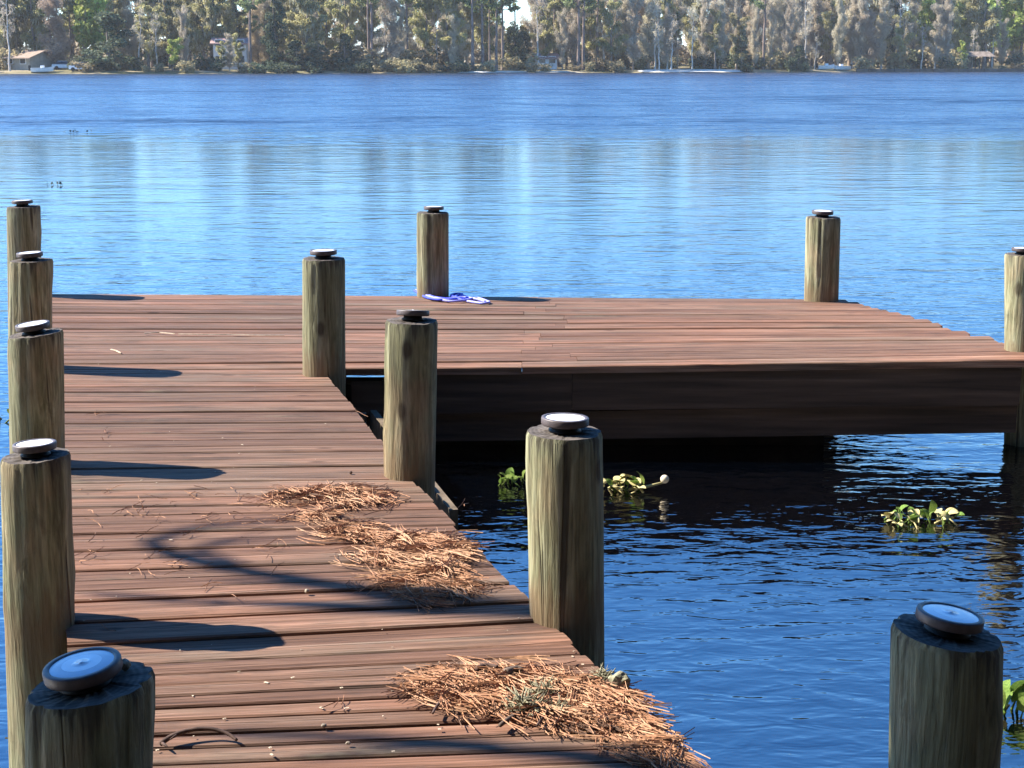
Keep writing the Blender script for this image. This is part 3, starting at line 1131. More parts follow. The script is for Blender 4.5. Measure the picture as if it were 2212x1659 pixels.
def lichen(pix, n, size, seed, label):
    """a crusty tuft: small branching lobes"""
    r = random.Random(seed)
    mb = MB()
    for _ in range(n * 2):
        a = Vector((r.gauss(0, size * .22), r.gauss(0, size * .15), 0))
        d = Vector((r.gauss(0, 1), r.gauss(0, .8), r.uniform(.0, .8))).normalized() * size * r.uniform(.4, 1.2)
        m = a + d * .5 + Vector((r.gauss(0, .15), r.gauss(0, .15), r.gauss(0, .12))) * size
        w = size * r.uniform(.03, .07)
        mb.tube([a, m, a + d], [w, w * .9, w * .35], 5)
    o = mb.build('lichen_tuft', M['lichen'], None, True)
    p = on_z(*pix)
    o.location = (p.x, p.y, DECK + 0.02)
    o['kind'] = 'stuff'
    return tag(o, label, 'lichen')


lichen((1135, 1545), 60, 0.050, 2, 'pale grey green lichen tuft lying in the lower middle of the nearest needle heap')
lichen((1178, 1512), 45, 0.040, 3, 'larger crusty lichen tuft on top of the nearest needle heap')
lichen((1205, 1548), 40, 0.036, 6, 'small twiggy lichen tuft at the right of the lichen in the heap')
lichen((1300, 1478), 40, 0.034, 4, 'dull lichen tuft near the deck edge above the heap')
lump('wood_chunk', (1338, 1492), (0.026, 0.020), 'pale chunk of rotten wood at the deck edge beside the nearest heap', 'wood chunk', M['lichen'], 3.3, 0.3, 0.9, 0.8)
lump('acorn', (663, 1284), (0.0065, 0.0065), 'grey acorn lying on the boards between the two long branch shadows', 'acorn', M['acorn'], 1.1, 0.1, 1.0, 0.9)
lump('acorn', (700, 1575), (0.0065, 0.005), 'acorn half on the boards in the middle of the bottom edge', 'acorn', M['acorn'], 2.1, 0.15, 0.8, 0.9)
lump('pebble', (752, 1612), (0.0055, 0.0045), 'whitish pebble on the boards near the bottom edge', 'pebble', M['chip'], 5.1, 0.2, 0.7, 0.9)
lump('acorn', (758, 1026), (0.006, 0.006), 'brown acorn by the board gap above the farther needle heap', 'acorn', M['twig'], 8.1, 0.1, 1.0, 0.9)
b_ = lump('acorn', (303, 1425), (0.010, 0.010), 'grey bud resting on top of the shaded bottom left post beside its lamp', 'acorn', M['acorn'], 4.1, 0.2, 1.0, 0.9)
pL1 = post_pos['L1']
b_.location = (pL1[0] + 0.078, pL1[1] + 0.045, DECK + pL1[3] + 0.078 * math.tan(R(6.5)) + 0.008)


# ------------------------------------------------------------------ water plants
M['hy_leaf'] = mat_leaf('floating_leaf', (0.06, 0.115, 0.018), (0.20, 0.27, 0.055), 14, 0.3, (0.8, 1.2))
M['hy_dead'] = plain('withered_leaf', (0.42, 0.36, 0.16), 0.8, 0.2, 0.35, 30)
M['hy_bud'] = plain('pale_seed_ball', (0.62, 0.52, 0.36), 0.8, 0.2, 0.15, 40)


def hy_leaf_mesh(seed):
    r = random.Random(seed)
    mb = MB()
    n = 9
    L, W = 1.0, 0.42
    for i in range(n):
        t = i / (n - 1)
        w = W * math.sin(PI * (0.10 + 0.9 * t) ** 0.8) ** 0.7 if t < 1 else 0.0
        z = 0.30 * math.sin(t * PI * 0.75)
        for s, dz in ((-1, 0.10), (0, 0.0), (1, 0.10)):
            mb.v.append((t * L, s * w, z + dz * abs(s) * w * 2))
    for i in range(n - 1):
        for j in range(2):
            b = i * 3 + j
            mb.q.append((b, b + 3, b + 4, b + 1))
    mb.tube([(-0.8, 0, -0.35), (-0.35, 0, -0.12), (0.02, 0, 0)], [0.075, 0.06, 0.035], 6)
    return mb.mesh('leaf', True)


leaf_me = [hy_leaf_mesh(s) for s in range(2)]
leaf_me[0].materials.append(M['hy_leaf'])
leaf_far = leaf_me[0].copy()
leaf_far.materials.clear()
leaf_far.materials.append(plain('dark_weed', (0.07, 0.09, 0.08), 0.8, 0.2))
leaf_dead = leaf_me[1]
leaf_dead.materials.append(M['hy_dead'])


def hyacinth(pix, width, n, seed, label, group='floating water plants', dead=0.2, size=0.06, asp=0.5):
    r = random.Random(seed)
    p = on_z(pix[0], pix[1], 0.0)
    root = tag(empty('floating_weed' if pix[1] < 500 else 'water_plant', p), label, 'water plant', group)
    for i in range(n):
        d = r.random() < dead
        o = link('dead_leaf' if d else 'leaf', leaf_dead if d else (leaf_far if pix[1] < 500 else leaf_me[0]), root)
        a = r.uniform(0, 2 * PI)
        s = size * r.uniform(0.7, 1.3)
        o.scale = (s, s, s)
        el = r.uniform(-1.25, -0.1) if not d else r.uniform(-0.3, 0.25)
        o.rotation_euler = (r.uniform(-.3, .3), el, a)
        o.location = (r.uniform(-1, 1) * width / 2, r.uniform(-1, 1) * width / 2 * asp, s * 0.28 + r.uniform(0, 0.015))
    return root


hp = hyacinth((1335, 1062), 0.24, 22, 1, 'leafy floating plant behind the tall tan post with a pale round seed ball', dead=0.3)
stem = [(0.05, 0, 0.01), (0.13, 0.01, 0.02), (0.21, 0.0, 0.045)]
MB().tube(stem, [0.008, 0.007, 0.005], 6).build('stalk', M['hy_dead'], hp, True)
bm = bmesh.new(); bmesh.ops.create_icosphere(bm, subdivisions=3, radius=0.020)
me = bpy.data.meshes.new('seed_ball'); bm.to_mesh(me); bm.free()
sb_ = link('seed_ball', me, hp, M['hy_bud']); sb_.location = (0.215, 0, 0.06)
hyacinth((1112, 1048), 0.14, 12, 2, 'dim floating plant in the dock shade left of the tall tan post', dead=0.35, size=0.042)
hyacinth((1990, 1130), 0.30, 34, 3, 'bright yellow green clump of floating plants in the open water right of the dock', dead=0.4, size=0.046)
hyacinth((2190, 1545), 0.16, 11, 4, 'glossy floating plant showing behind the dark bottom right post', dead=0.15, size=0.072)
hyacinth((-2, 905), 0.34, 20, 5, 'floating plant at the left picture edge beside the third left post', dead=0.35, size=0.06)
hyacinth((175, 287), 1.1, 10, 6, 'tiny dark drift of floating weed far out on the left near the ruffled water', dead=0.0, size=0.055, asp=0.8)
hyacinth((121, 400), 0.35, 8, 7, 'small dark floating weed on calm water above the far left corner post', dead=0.0, size=0.035)

# ------------------------------------------------------------------ trees of the far shore
M['oak'] = mat_leaf('olive_oak_foliage', (0.185, 0.175, 0.075), (0.52, 0.47, 0.235), 0.4, 0.55, (0.8, 1.15))
M['moss'] = mat_leaf('grey_hanging_moss', (0.34, 0.32, 0.225), (0.54, 0.51, 0.375), 0.6, 0.5, (0.85, 1.1))
M['ever'] = mat_leaf('dark_evergreen_foliage', (0.036, 0.055, 0.036), (0.155, 0.180, 0.100), 0.4, 0.3)
M['pine'] = mat_leaf('pine_foliage', (0.085, 0.115, 0.052), (0.280, 0.310, 0.140), 0.5, 0.4)
M['fresh'] = mat_leaf('fresh_green_foliage', (0.18, 0.225, 0.055), (0.46, 0.52, 0.15), 0.5, 0.5)
M['bare'] = mat_leaf('grey_brown_twigs', (0.39, 0.340, 0.255), (0.64, 0.565, 0.430), 0.3, 0.4, (0.8, 1.1))
M['rust'] = mat_leaf('rust_brown_twigs', (0.36, 0.275, 0.195), (0.58, 0.465, 0.345), 0.3, 0.4, (0.85, 1.1))
M['brush'] = mat_leaf('brown_brush', (0.200, 0.170, 0.090), (0.48, 0.40, 0.24), 0.8, 0.45, (0.6, 1.2))
M['trunk'] = plain('far_trunk_bark', (0.20, 0.16, 0.13), 0.95, 0.1, 0.4, 1.5)
M['far'] = mat_leaf('far_wood_foliage', (0.20, 0.175, 0.115), (0.50, 0.44, 0.32), 0.25, 0.4, (0.9, 1.1))
M['trunk_pale'] = plain('pale_trunk_bark', (0.46, 0.41, 0.35), 0.95, 0.1, 0.3, 1.5)
M['trunk_pine'] = plain('pine_trunk_bark', (0.19, 0.145, 0.125), 0.95, 0.1, 0.4, 1.5)


def leaf_cloud(centres, radii, n, size, rs, flat=0.8, elong=1.0, hang=False):
    """n random leaf-clump quads round the centres"""
    centres = np.asarray(centres, float)
    radii = np.asarray(radii, float)
    w = radii ** 2
    idx = rs.choice(len(centres), n, p=w / w.sum())
    d = rs.normal(0, 1, (n, 3))
    d /= np.linalg.norm(d, axis=1)[:, None] + 1e-9
    rr_ = rs.uniform(0.25, 1.0, n) ** 0.6
    c = centres[idx] + d * (radii[idx] * rr_)[:, None] * np.array([1, 1, flat])
    if hang:
        u = np.stack([rs.normal(0, .18, n), rs.normal(0, .18, n), -np.ones(n)], 1)
    else:
        u = rs.normal(0, 1, (n, 3)) + d * 0.5
    u /= np.linalg.norm(u, axis=1)[:, None]
    t = rs.normal(0, 1, (n, 3))
    v = np.cross(u, t)
    v /= np.linalg.norm(v, axis=1)[:, None] + 1e-9
    s = size * rs.uniform(0.6, 1.4, n)
    a, b = u * (s * elong)[:, None] * 0.5, v * s[:, None] * 0.5
    P = np.stack([c - a - b * 0.5, c - a * 0.2 + b, c + a + b * 0.4, c + a * 0.2 - b], 1).reshape(-1, 3)
    q = np.arange(n * 4).reshape(-1, 4)
    return P, q


def trunk_mesh(mb, h, r, rs, bend=0.3, lean=0.0, top_frac=1.0):
    pts = []
    x = y = 0.0
    for k in range(8):
        t = k / 7
        pts.append(Vector((x + lean * h * t, y, t * h * top_frac)))
        x += rs.normal(0, bend * 0.35)
        y += rs.normal(0, bend * 0.35)
    mb.tube(pts, [r * (1 - 0.75 * k / 7) * (1.25 if k == 0 else 1) for k in range(8)], 7, False)
    return pts


def limb(mb, a, d, L, r, rs, n=5, droop=0.0):
    pts = [a.copy()]
    p = a.copy()
    d = d.normalized()
    for k in range(n):
        d = (d + Vector((rs.normal(0, .18), rs.normal(0, .18), rs.normal(0, .12) + 0.05 - droop * k / n))).normalized()
        p = p + d * (L / n)
        pts.append(p.copy())
    mb.tube(pts, [r * (1 - 0.8 * i / n) for i in range(n + 1)], 5, False)
    return pts


def proto(kind, seed):
    rs = np.random.RandomState(seed)
    mb = MB()
    parts = []
    tm = M['trunk']
    if kind == 'oak':
        h = 14.0
        t = trunk_mesh(mb, h, 0.34, rs, 0.5)
        cs, rd = [], []
        for k in range(16):
            a = t[2 + k % 6] + Vector((0, 0, rs.uniform(-.6, .6)))
            ang = rs.uniform(0, 2 * PI)
            L = rs.uniform(2.0, 4.4) * (1 - 0.04 * (k % 6))
            pts = limb(mb, a, Vector((math.cos(ang), math.sin(ang), rs.uniform(0.1, .9))), L, 0.11, rs)
            for p in pts[2:]:
                cs.append(tuple(p)); rd.append(rs.uniform(0.55, 1.15))
        parts.append(('crown', leaf_cloud(cs, rd, 7500, 0.29, rs), 'oak'))
        parts.append(('hanging_moss', leaf_cloud(np.array(cs) - [0, 0, .5], rd, 1300, 0.12, rs, 0.9, 7.0, True), 'moss'))
    elif kind == 'ever':
        h = 12.0
        t = trunk_mesh(mb, h, 0.28, rs, 0.2)
        cs, rd = [], []
        for k in range(34):
            z = rs.uniform(0.06, 1.0) * h
            f = math.sin(min(1, (1 - z / h) * 1.5 + 0.12) * PI / 2)
            ang = rs.uniform(0, 2 * PI)
            r_ = rs.uniform(0.3, 1.0) * 3.0 * f
            cs.append((r_ * math.cos(ang), r_ * math.sin(ang), z)); rd.append(rs.uniform(0.7, 1.4))
            if k % 2 == 0: limb(mb, Vector((0, 0, z * 0.9)), Vector((math.cos(ang), math.sin(ang), .4)), r_, 0.06, rs)
        parts.append(('crown', leaf_cloud(cs, rd, 3600, 0.40, rs), 'ever'))
    elif kind == 'pine':
        h = 19.0
        t = trunk_mesh(mb, h, 0.27, rs, 0.18)
        tm = M['trunk_pine']
        cs, rd = [], []
        for k in range(20):
            z = rs.uniform(0.50, 1.0) * h
            a = Vector((t[int(z / h * 6.9)].x, t[int(z / h * 6.9)].y, z))
            ang = rs.uniform(0, 2 * PI)
            L = rs.uniform(1.2, 3.2) * (1.35 - z / h)  * 1.6
            pts = limb(mb, a, Vector((math.cos(ang), math.sin(ang), rs.uniform(-.1, .5))), L, 0.07, rs)
            for p in pts[3:]:
                cs.append(tuple(p)); rd.append(rs.uniform(0.45, 0.9))
        parts.append(('crown', leaf_cloud(cs, rd, 1900, 0.30, rs, 0.7, 1.6), 'pine'))
    elif kind in ('bare', 'rust'):
        h = 14.5 if kind == 'bare' else 11.0
        t = trunk_mesh(mb, h, 0.25, rs, 0.35)
        if kind == 'bare' and seed % 2: tm = M['trunk_pale']
        cs, rd = [], []
        for k in range(24):
            a = t[1 + k % 7]
            ang = rs.uniform(0, 2 * PI)
            L = rs.uniform(1.6, 3.6) * (1.1 - 0.05 * (k % 7))
            pts = limb(mb, a, Vector((math.cos(ang), math.sin(ang), rs.uniform(.5, 1.5))), L, 0.075, rs)
            for p in pts[1:]:
                cs.append(tuple(p)); rd.append(rs.uniform(0.5, 1.0))
                if rs.rand() < .6:
                    limb(mb, p, Vector((rs.normal(), rs.normal(), .8)), rs.uniform(.7, 1.5), 0.03, rs, 3)
        parts.append(('crown', leaf_cloud(cs, rd, 9500, 0.062, rs, 1.0, 12.0), kind))
        if kind == 'bare':
            parts.append(('hanging_moss', leaf_cloud(cs, rd, 420, 0.13, rs, 1.0, 5.5, True), 'moss'))
    elif kind == 'fresh':
        h = 7.5
        t = trunk_mesh(mb, h, 0.16, rs, 0.3)
        cs, rd = [], []
        for k in range(14):
            a = t[2 + k % 6]
            ang = rs.uniform(0, 2 * PI)
            pts = limb(mb, a, Vector((math.cos(ang), math.sin(ang), rs.uniform(.2, 1))), rs.uniform(1.2, 2.4), 0.06, rs)
            for p in pts[2:]:
                cs.append(tuple(p)); rd.append(rs.uniform(0.4, 0.9))
        parts.append(('crown', leaf_cloud(cs, rd, 1500, 0.36, rs), 'fresh'))
    elif kind in ('shrub', 'dark_shrub'):
        h = 2.6
        cs, rd = [], []
        for k in range(9):
            ang = rs.uniform(0, 2 * PI)
            pts = limb(mb, Vector((rs.normal(0, .5), rs.normal(0, .4), 0)), Vector((math.cos(ang) * .6, math.sin(ang) * .6, 1)), rs.uniform(1.2, 2.6), 0.05, rs, 4)
            for p in pts[1:]:
                cs.append(tuple(p)); rd.append(rs.uniform(0.4, 0.9))
        parts.append(('foliage', leaf_cloud(cs, rd, 900, 0.30, rs), 'brush' if kind == 'shrub' else 'ever'))
    elif kind == 'dead':
        h = 9.0
        t = trunk_mesh(mb, h, 0.20, rs, 0.45, 0.03)
        tm = M['trunk_pale']
        cs, rd = [], []
        for k in range(10):
            a = t[3 + k % 5]
            ang = rs.uniform(0, 2 * PI)
            pts = limb(mb, a, Vector((math.cos(ang), math.sin(ang), rs.uniform(.2, 1.2))), rs.uniform(.9, 2.2), 0.06, rs)
            cs.append(tuple(pts[-1])); rd.append(.7)
        parts.append(('crown', leaf_cloud(cs, rd, 420, 0.09, rs, 1.0, 7.0), 'bare'))
    out = [('trunk' if 'shrub' not in kind else 'stems', mb.mesh('trunk', True), tm)]
    for nm, (P, q), mk in parts:
        out.append((nm, np_mesh(nm, P, q), M[mk]))
    for nm, me, mt in out:
        me.materials.append(mt)
    return [(nm, me) for nm, me, mt in out]


PROTO = {}
for kind, n in (('oak', 4), ('ever', 2), ('pine', 3), ('bare', 4), ('rust', 2), ('fresh', 2), ('shrub', 3), ('dark_shrub', 2), ('dead', 2)):
    PROTO[kind] = [proto(kind, 100 + 17 * i + len(kind) * 7) for i in range(n)]
HGT = dict(oak=14.0, ever=12.0, pine=19.0, bare=14.5, rust=11.0, fresh=7.5, shrub=2.6, dark_shrub=2.6, dead=9.0)
NAME = dict(oak='oak_tree', ever='evergreen_tree', pine='pine_tree', bare='bare_tree', rust='bare_tree', fresh='young_tree', shrub='shrub', dark_shrub='shrub', dead='dead_tree')
LOOK = dict(oak='mossy olive oak', ever='dark evergreen', pine='tall straight pine', bare='grey leafless tree', rust='rust brown leafless tree',
            fresh='bright green young tree', shrub='brown brush clump', dark_shrub='dark green bush', dead='pale dead trunk')
GRP = dict(oak='oaks of the far shore', ever='evergreens of the far shore', pine='pines of the far shore', bare='leafless trees of the far shore', rust='leafless trees of the far shore',
           fresh='young green trees of the far shore', shrub='brush along the far waterline', dark_shrub='brush along the far waterline', dead='dead trees of the far shore')
ZONES = [(-1e9, 25, 'left of the tan house'), (25, 100, 'behind the tan house'), (100, 150, 'right of the tan house'), (150, 300, 'between tan and white house'),
         (300, 455, 'left of the white house'), (455, 535, 'at the white house'), (535, 640, 'right of the white house'), (640, 790, 'over the dark understory'),
         (790, 900, 'left of the pale pine trunks'), (900, 1010, 'beside the pale pine trunks'), (1010, 1092, 'in the pale pine trunks'),
         (1092, 1155, 'under the gap of blue sky'), (1155, 1215, 'behind the red cabin'), (1215, 1300, 'right of the red cabin'), (1300, 1380, 'left of the white beach'),
         (1380, 1500, "behind the beach's left half"), (1500, 1660, "behind the beach's right half"), (1660, 1764, 'between beach and white boats'),
         (1764, 1850, 'behind the white boats'), (1850, 1960, 'right of the white boats'), (1960, 2085, 'left of the shelter'), (2085, 2150, 'at the shelter'), (2150, 1e9, 'right of the shelter')]
used = {}


def plant(kind, px, s_back, hpx=None, label=None, variant=None, wide=1.0, seed=None):
    """px: column in the picture, s_back: metres behind the waterline"""
    x = (px - CX) / 3397.0
    Y = 280.0
    for _ in range(8):
        Y = shore_y(x * Y) + s_back
    X = x * Y
    r = random.Random(int(px * 13 + s_back * 7) if seed is None else seed)
    v = r.randrange(len(PROTO[kind])) if variant is None else variant % len(PROTO[kind])
    H = hpx * Y / 3397.0 if hpx else HGT[kind] * r.uniform(0.85, 1.15)
    s = H / HGT[kind]
    z = bank_z(X, Y) - 0.15
    root = empty(NAME[kind], (X, Y, z), r.uniform(0, 2 * PI))
    root.scale = (s * wide, s * wide, s)
    if label is None:
        zone = next(t for a, b, t in ZONES if a <= px < b)
        row = 'at the waterline' if s_back < 7 else ('in front' if s_back < 15 else ('midway back' if s_back < 31 else 'far back'))
        label = f'{LOOK[kind]} {row} {zone}'
        used.setdefault(label, []).append((px, root))
    tag(root, label, 'bush' if 'shrub' in kind else 'tree', GRP[kind])
    for nm, me in PROTO[kind][v]:
        o = link(nm, me, root)
        if nm == 'hanging_moss': o['kind'] = 'stuff'
    return root


# trees one can tell apart, left to right
plant('oak', 10, 18, 185, 'tall grey green mossy oak at the very left end of the far shore', 0)
plant('pine', 74, 26, 240, 'dark straight pine rising behind the tan roofed house', 0)
plant('oak', 45, 30, 190, None, 1)
plant('rust', 128, 14, 135, 'rounded rust brown leafless tree just right of the tan roofed house', 0, 1.25)
plant('ever', 235, 9, 118, 'broad dark evergreen dome between the tan roofed house and the white house', 0, 1.75)
plant('fresh', 185, 15, 152, 'bright sunlit green tree top above the broad dark evergreen dome', 0, 0.9)
plant('fresh', 222, 17, 140, None, 1, 1.0)
plant('oak', 320, 12, 125, 'olive mossy oak to the right of the broad dark evergreen dome', 2, 1.2)
plant('fresh', 372, 7, 62, 'small vivid lime green tree near the water left of the white house', 1, 1.1)
plant('oak', 405, 11, 120, 'yellowish olive oak directly left of the white house', 3, 1.1)
plant('oak', 440, 22, 165, None, 0)
plant('pine', 541, 10, 260, 'near dark pine trunk standing right in front of the white house corner', 1)
plant('oak', 478, 10, 58, None, 2)
plant('oak', 514, 11, 66, None, 0)
plant('bare', 495, 9, 70, None, 1)
plant('rust', 558, 22, 120, 'pinkish leafless tree framed between dark trees right of the white house', 1, 0.8)
plant('ever', 598, 10, 150, 'tall narrow dark evergreen right of the white house', 1, 0.85)
plant('oak', 665, 12, 175, 'tall grey green mossy oak over the dark understory', 1, 1.1)
plant('ever', 640, 7, 62, None, 0, 1.5)
plant('ever', 690, 6, 58, None, 1, 1.7)
plant('ever', 745, 7, 75, None, 0, 1.4)
plant('oak', 740, 16, 170, None, 2)
plant('pine', 803, 9, 270, 'thick dark pine trunk at the right end of the dark understory', 2)
plant('pine', 797, 12, 250, None, 0)
plant('bare', 845, 9, 150, 'brown leafless tree with spreading base left of the pale pine trunks', 0, 1.2)
plant('pine', 880, 12, 250, 'leaning dark trunk among the brown trees left of the pale pine trunks', 1)
plant('oak', 915, 14, 165, None, 3)
plant('oak', 965, 11, 172, 'olive mossy oak close to the leftmost pale pine trunk', 0)
plant('bare', 990, 13, 140, None, 1)
for j, (px, sb, hp_) in enumerate(((1021, 7, 270), (1042, 8, 255), (1057, 12, 180), (1072, 9, 250), (1086, 10, 240))):
    plant('pine', px, sb, hp_, ['leftmost of the five pale pine trunks left of the sky gap, reaching the water edge', 'second from left of the five pale pine trunks', 'thin middle one of the five pale pine trunks', 'fourth from left of the five pale pine trunks', 'rightmost of the five pale pine trunks next to the dark cedar'][j], j)
plant('ever', 1112, 12, 100, 'dark cedar directly below the gap of blue sky', 1, 0.95)
plant('ever', 1130, 14, 78, None, 0, 1.0)
plant('pine', 1112, 45, 215, 'single pine standing in the gap of blue sky', 0, 0.75)
plant('oak', 1180, 16, 125, 'mid green oak over the red roofed cabin', 1)
plant('pine', 1198, 24, 205, None, 2)
plant('oak', 1225, 18, 130, None, 2)
plant('bare', 1240, 13, 165, None, 2)
plant('pine', 1250, 9, 250, 'left one of the twin thick dark trunks right of the red roofed cabin', 1)
plant('pine', 1261, 9, 262, 'right one of the twin thick dark trunks right of the red roofed cabin', 2)
plant('pine', 1290, 13, 235, None, 0)
plant('oak', 1318, 10, 130, 'pale olive oak at the left end of the white beach', 3, 1.0)
plant('bare', 1350, 16, 150, None, 3)
plant('bare', 1400, 12, 165, 'large leafless grey brown crown over the left end of the white beach', 0, 1.2)
plant('dead', 1450, 7, 98, 'white crooked dead trunk on the white beach', 0, 0.9)
plant('pine', 1464, 9, 120, 'dark snapped trunk just right of the white crooked dead trunk', 1, 0.5)
plant('dead', 1424, 6, 110, 'grey dead trunk left of the white crooked one on the beach', 1, 0.7)
plant('dead', 1495, 6, 125, 'pale straight dead trunk at the middle of the white beach', 0, 0.6)
plant('oak', 1545, 9, 108, 'drooping pale olive oak over the right half of the white beach', 0, 1.0)
plant('oak', 1590, 10, 105, None, 1, 1.0)
plant('ever', 1602, 9, 78, 'dark green evergreen behind the right end of the white beach', 1, 1.1)
plant('bare', 1575, 20, 185, None, 1)
plant('pine', 1649, 9, 235, 'brown pine trunk at the right end of the white beach', 0)
plant('bare', 1690, 13, 175, 'leafless grey tree with forked limbs left of the white boats', 2, 1.1)
plant('ever', 1725, 6, 50, None, 0, 1.5)
plant('dead', 1760, 6, 62, 'short pale leaning trunk left of the white boats', 1, 0.8)
plant('oak', 1795, 14, 130, 'mossy olive oak rising behind the white boats', 2, 1.0)
plant('bare', 1840, 13, 140, None, 3)
plant('rust', 1880, 11, 105, None, 0)
plant('ever', 1932, 18, 150, 'slim dark cedar right of the white boats', 1, 0.6)
plant('oak', 1950, 9, 108, 'yellow olive rounded oak left of the lakeside shelter', 1, 1.1)
plant('dead', 1991, 7, 88, 'white branching dead trunk left of the lakeside shelter', 0, 0.8)
plant('fresh', 2005, 22, 150, None, 0, 0.9)
plant('bare', 2020, 8, 120, 'pale barked leafless tree by the lakeside wall', 1, 0.9)
plant('oak', 2060, 14, 115, None, 3)
plant('fresh', 2075, 8, 55, None, 0, 0.9)
plant('oak', 2125, 11, 145, 'wide flat topped oak spreading over the lakeside shelter', 0, 1.35)
plant('fresh', 2095, 16, 120, None, 1, 1.1)
plant('dead', 2100, 9, 80, None, 0, 0.8)
plant('bare', 2165, 12, 90, None, 2)
plant('pine', 2205, 20, 250, 'pine cut by the right picture edge behind the white car', 2)
plant('oak', 2235, 14, 150, None, 2)

# fill of the middle and back rows
frng = random.Random(21)
px = -90
while px < 2320:
    gap = 1085 < px < 1150
    low = gap or 1352 < px < 1392
    for (sb, hp_) in ((24, 158), (40, 185)):
        q_ = px + frng.uniform(-12, 12)
        h_ = hp_ + frng.uniform(-22, 32)
        if 1075 < q_ < 1160 or (low and sb > 30): h_ = frng.uniform(62, 85) if q_ < 1165 else 128
        elif 250 < q_ < 420 or 490 < q_ < 535 or 690 < q_ < 712: h_ = frng.uniform(132, 158)
        if q_ < 300: kind = frng.choice(['oak', 'oak', 'bare', 'oak', 'pine'])
        elif q_ < 820: kind = frng.choice(['oak', 'oak', 'oak', 'ever', 'bare', 'pine'])
        elif q_ < 1320: kind = frng.choice(['oak', 'bare', 'oak', 'pine', 'pine', 'bare'])
        elif q_ < 1950: kind = frng.choice(['bare', 'bare', 'bare', 'oak', 'bare', 'rust'])
        else: kind = frng.choice(['oak', 'bare', 'oak', 'fresh', 'ever', 'bare'])
        if h_ < 100 and kind == 'pine': kind = 'oak'
        plant(kind, q_, sb + frng.uniform(-5, 5), h_)
    px += 42
# thin pale trunks standing in front of the wood
for q_ in (835, 862, 940, 975, 1165, 1215, 1300, 1335, 1365, 1415, 1440, 1520, 1560, 1585, 1625, 1665, 1705, 1745, 1815, 1860, 1905, 1945, 2045, 2140, 300, 345, 395, 680, 20):
    plant(frng.choice(['bare', 'dead', 'bare']), q_ + frng.uniform(-6, 6), frng.uniform(7.5, 12), frng.uniform(95, 165), None, None, frng.uniform(0.6, 0.85))
# brush along the waterline
px = -60
while px < 2290:
    dark = 540 < px < 800 or 1620 < px < 1764
    if not (1375 < px < 1600 or 1764 < px < 1850 or 20 < px < 150):
        plant('dark_shrub' if (dark or frng.random() < .25) else 'shrub', px, frng.uniform(2.5, 6.0), frng.uniform(10, 32), None, None, frng.uniform(1.0, 1.7)) if frng.random() < .72 else None
    if frng.random() < .6 and not (455 < px < 540 or 1150 < px < 1215 or 20 < px < 110 or 1764 < px < 1850):
        plant('dark_shrub' if frng.random() < .5 else 'shrub', px + 14, frng.uniform(9, 14), frng.uniform(28, 52), None, None, frng.uniform(1.0, 1.5))
    px += 31
# alike trees that stand together are told apart by their order
ORD = {2: ['left one of two', 'right one of two'], 3: ['left one of three', 'middle one of three', 'right one of three']}
NTH = ['first', 'second', 'third', 'fourth', 'fifth', 'sixth', 'seventh', 'eighth', 'ninth', 'tenth']
for lab, lst in used.items():
    if len(lst) > 1:
        lst.sort(key=lambda e: e[0])
        for k_, (_, r_) in enumerate(lst):
            r_['label'] = lab + ', ' + (ORD[len(lst)][k_] if len(lst) in ORD else NTH[min(k_, 9)] + ' from left')
# the wood goes on behind as one mass
rs = np.random.RandomState(4)
cs, rd = [], []
for i in range(1300):
    x = rs.uniform(-190, 200)
    y = shore_y(max(-150, min(160, x))) + rs.uniform(48, 85)
    pxx = CX + 3397 * x / y
    top = 15.5
    if 1065 < pxx < 1165: top = 6.5
    elif 1345 < pxx < 1395 or 260 < pxx < 420: top = 12.5
    cs.append((x, y, bank_z(x, y) + rs.uniform(-0.05, 1) * top if rs.rand() < .65 else rs.uniform(0, 4))); rd.append(rs.uniform(1.5, 3.2))
P, q = leaf_cloud(cs, rd, 130000, 0.8, rs)
tag(link('far_wood', np_mesh('far_wood', P, q), None, M['far']), 'unbroken wood going on behind the trees of the far shore', None, None, 'stuff')

# ------------------------------------------------------------------ things on the far shore
M['tan_roof'] = plain('tan_roof', (0.27, 0.20, 0.15), 0.9, 0.1, 0.15, 2)
M['cream'] = plain('cream_wall', (0.30, 0.28, 0.23), 0.9, 0.1, 0.15, 2)
M['white'] = plain('white_paint', (0.74, 0.73, 0.70), 0.7, 0.3, 0.1, 2)
M['red_roof'] = plain('faded_red_roof', (0.36, 0.24, 0.21), 0.85, 0.1, 0.2, 2)
M['dark_glass'] = plain('dark_glass', (0.02, 0.025, 0.03), 0.15, 0.5, 0.1, 2)
M['sand'] = plain('white_sand', (0.66, 0.60, 0.50), 0.95, 0.1, 0.18, 0.6)
M['brown_wood'] = plain('brown_wood', (0.10, 0.075, 0.055), 0.9, 0.1, 0.3, 2)
M['seawall'] = plain('dark_seawall', (0.10, 0.09, 0.075), 0.9, 0.1, 0.4, 1)
M['tyre'] = plain('black_rubber', (0.02, 0.02, 0.02), 0.8, 0.2, 0.1, 4)


def shore_pt(px, s_back):
    x = (px - CX) / 3397.0
    Y = 280.0
    for _ in range(8):
        Y = shore_y(x * Y) + s_back
    return Vector((x * Y, Y, bank_z(x * Y, Y)))


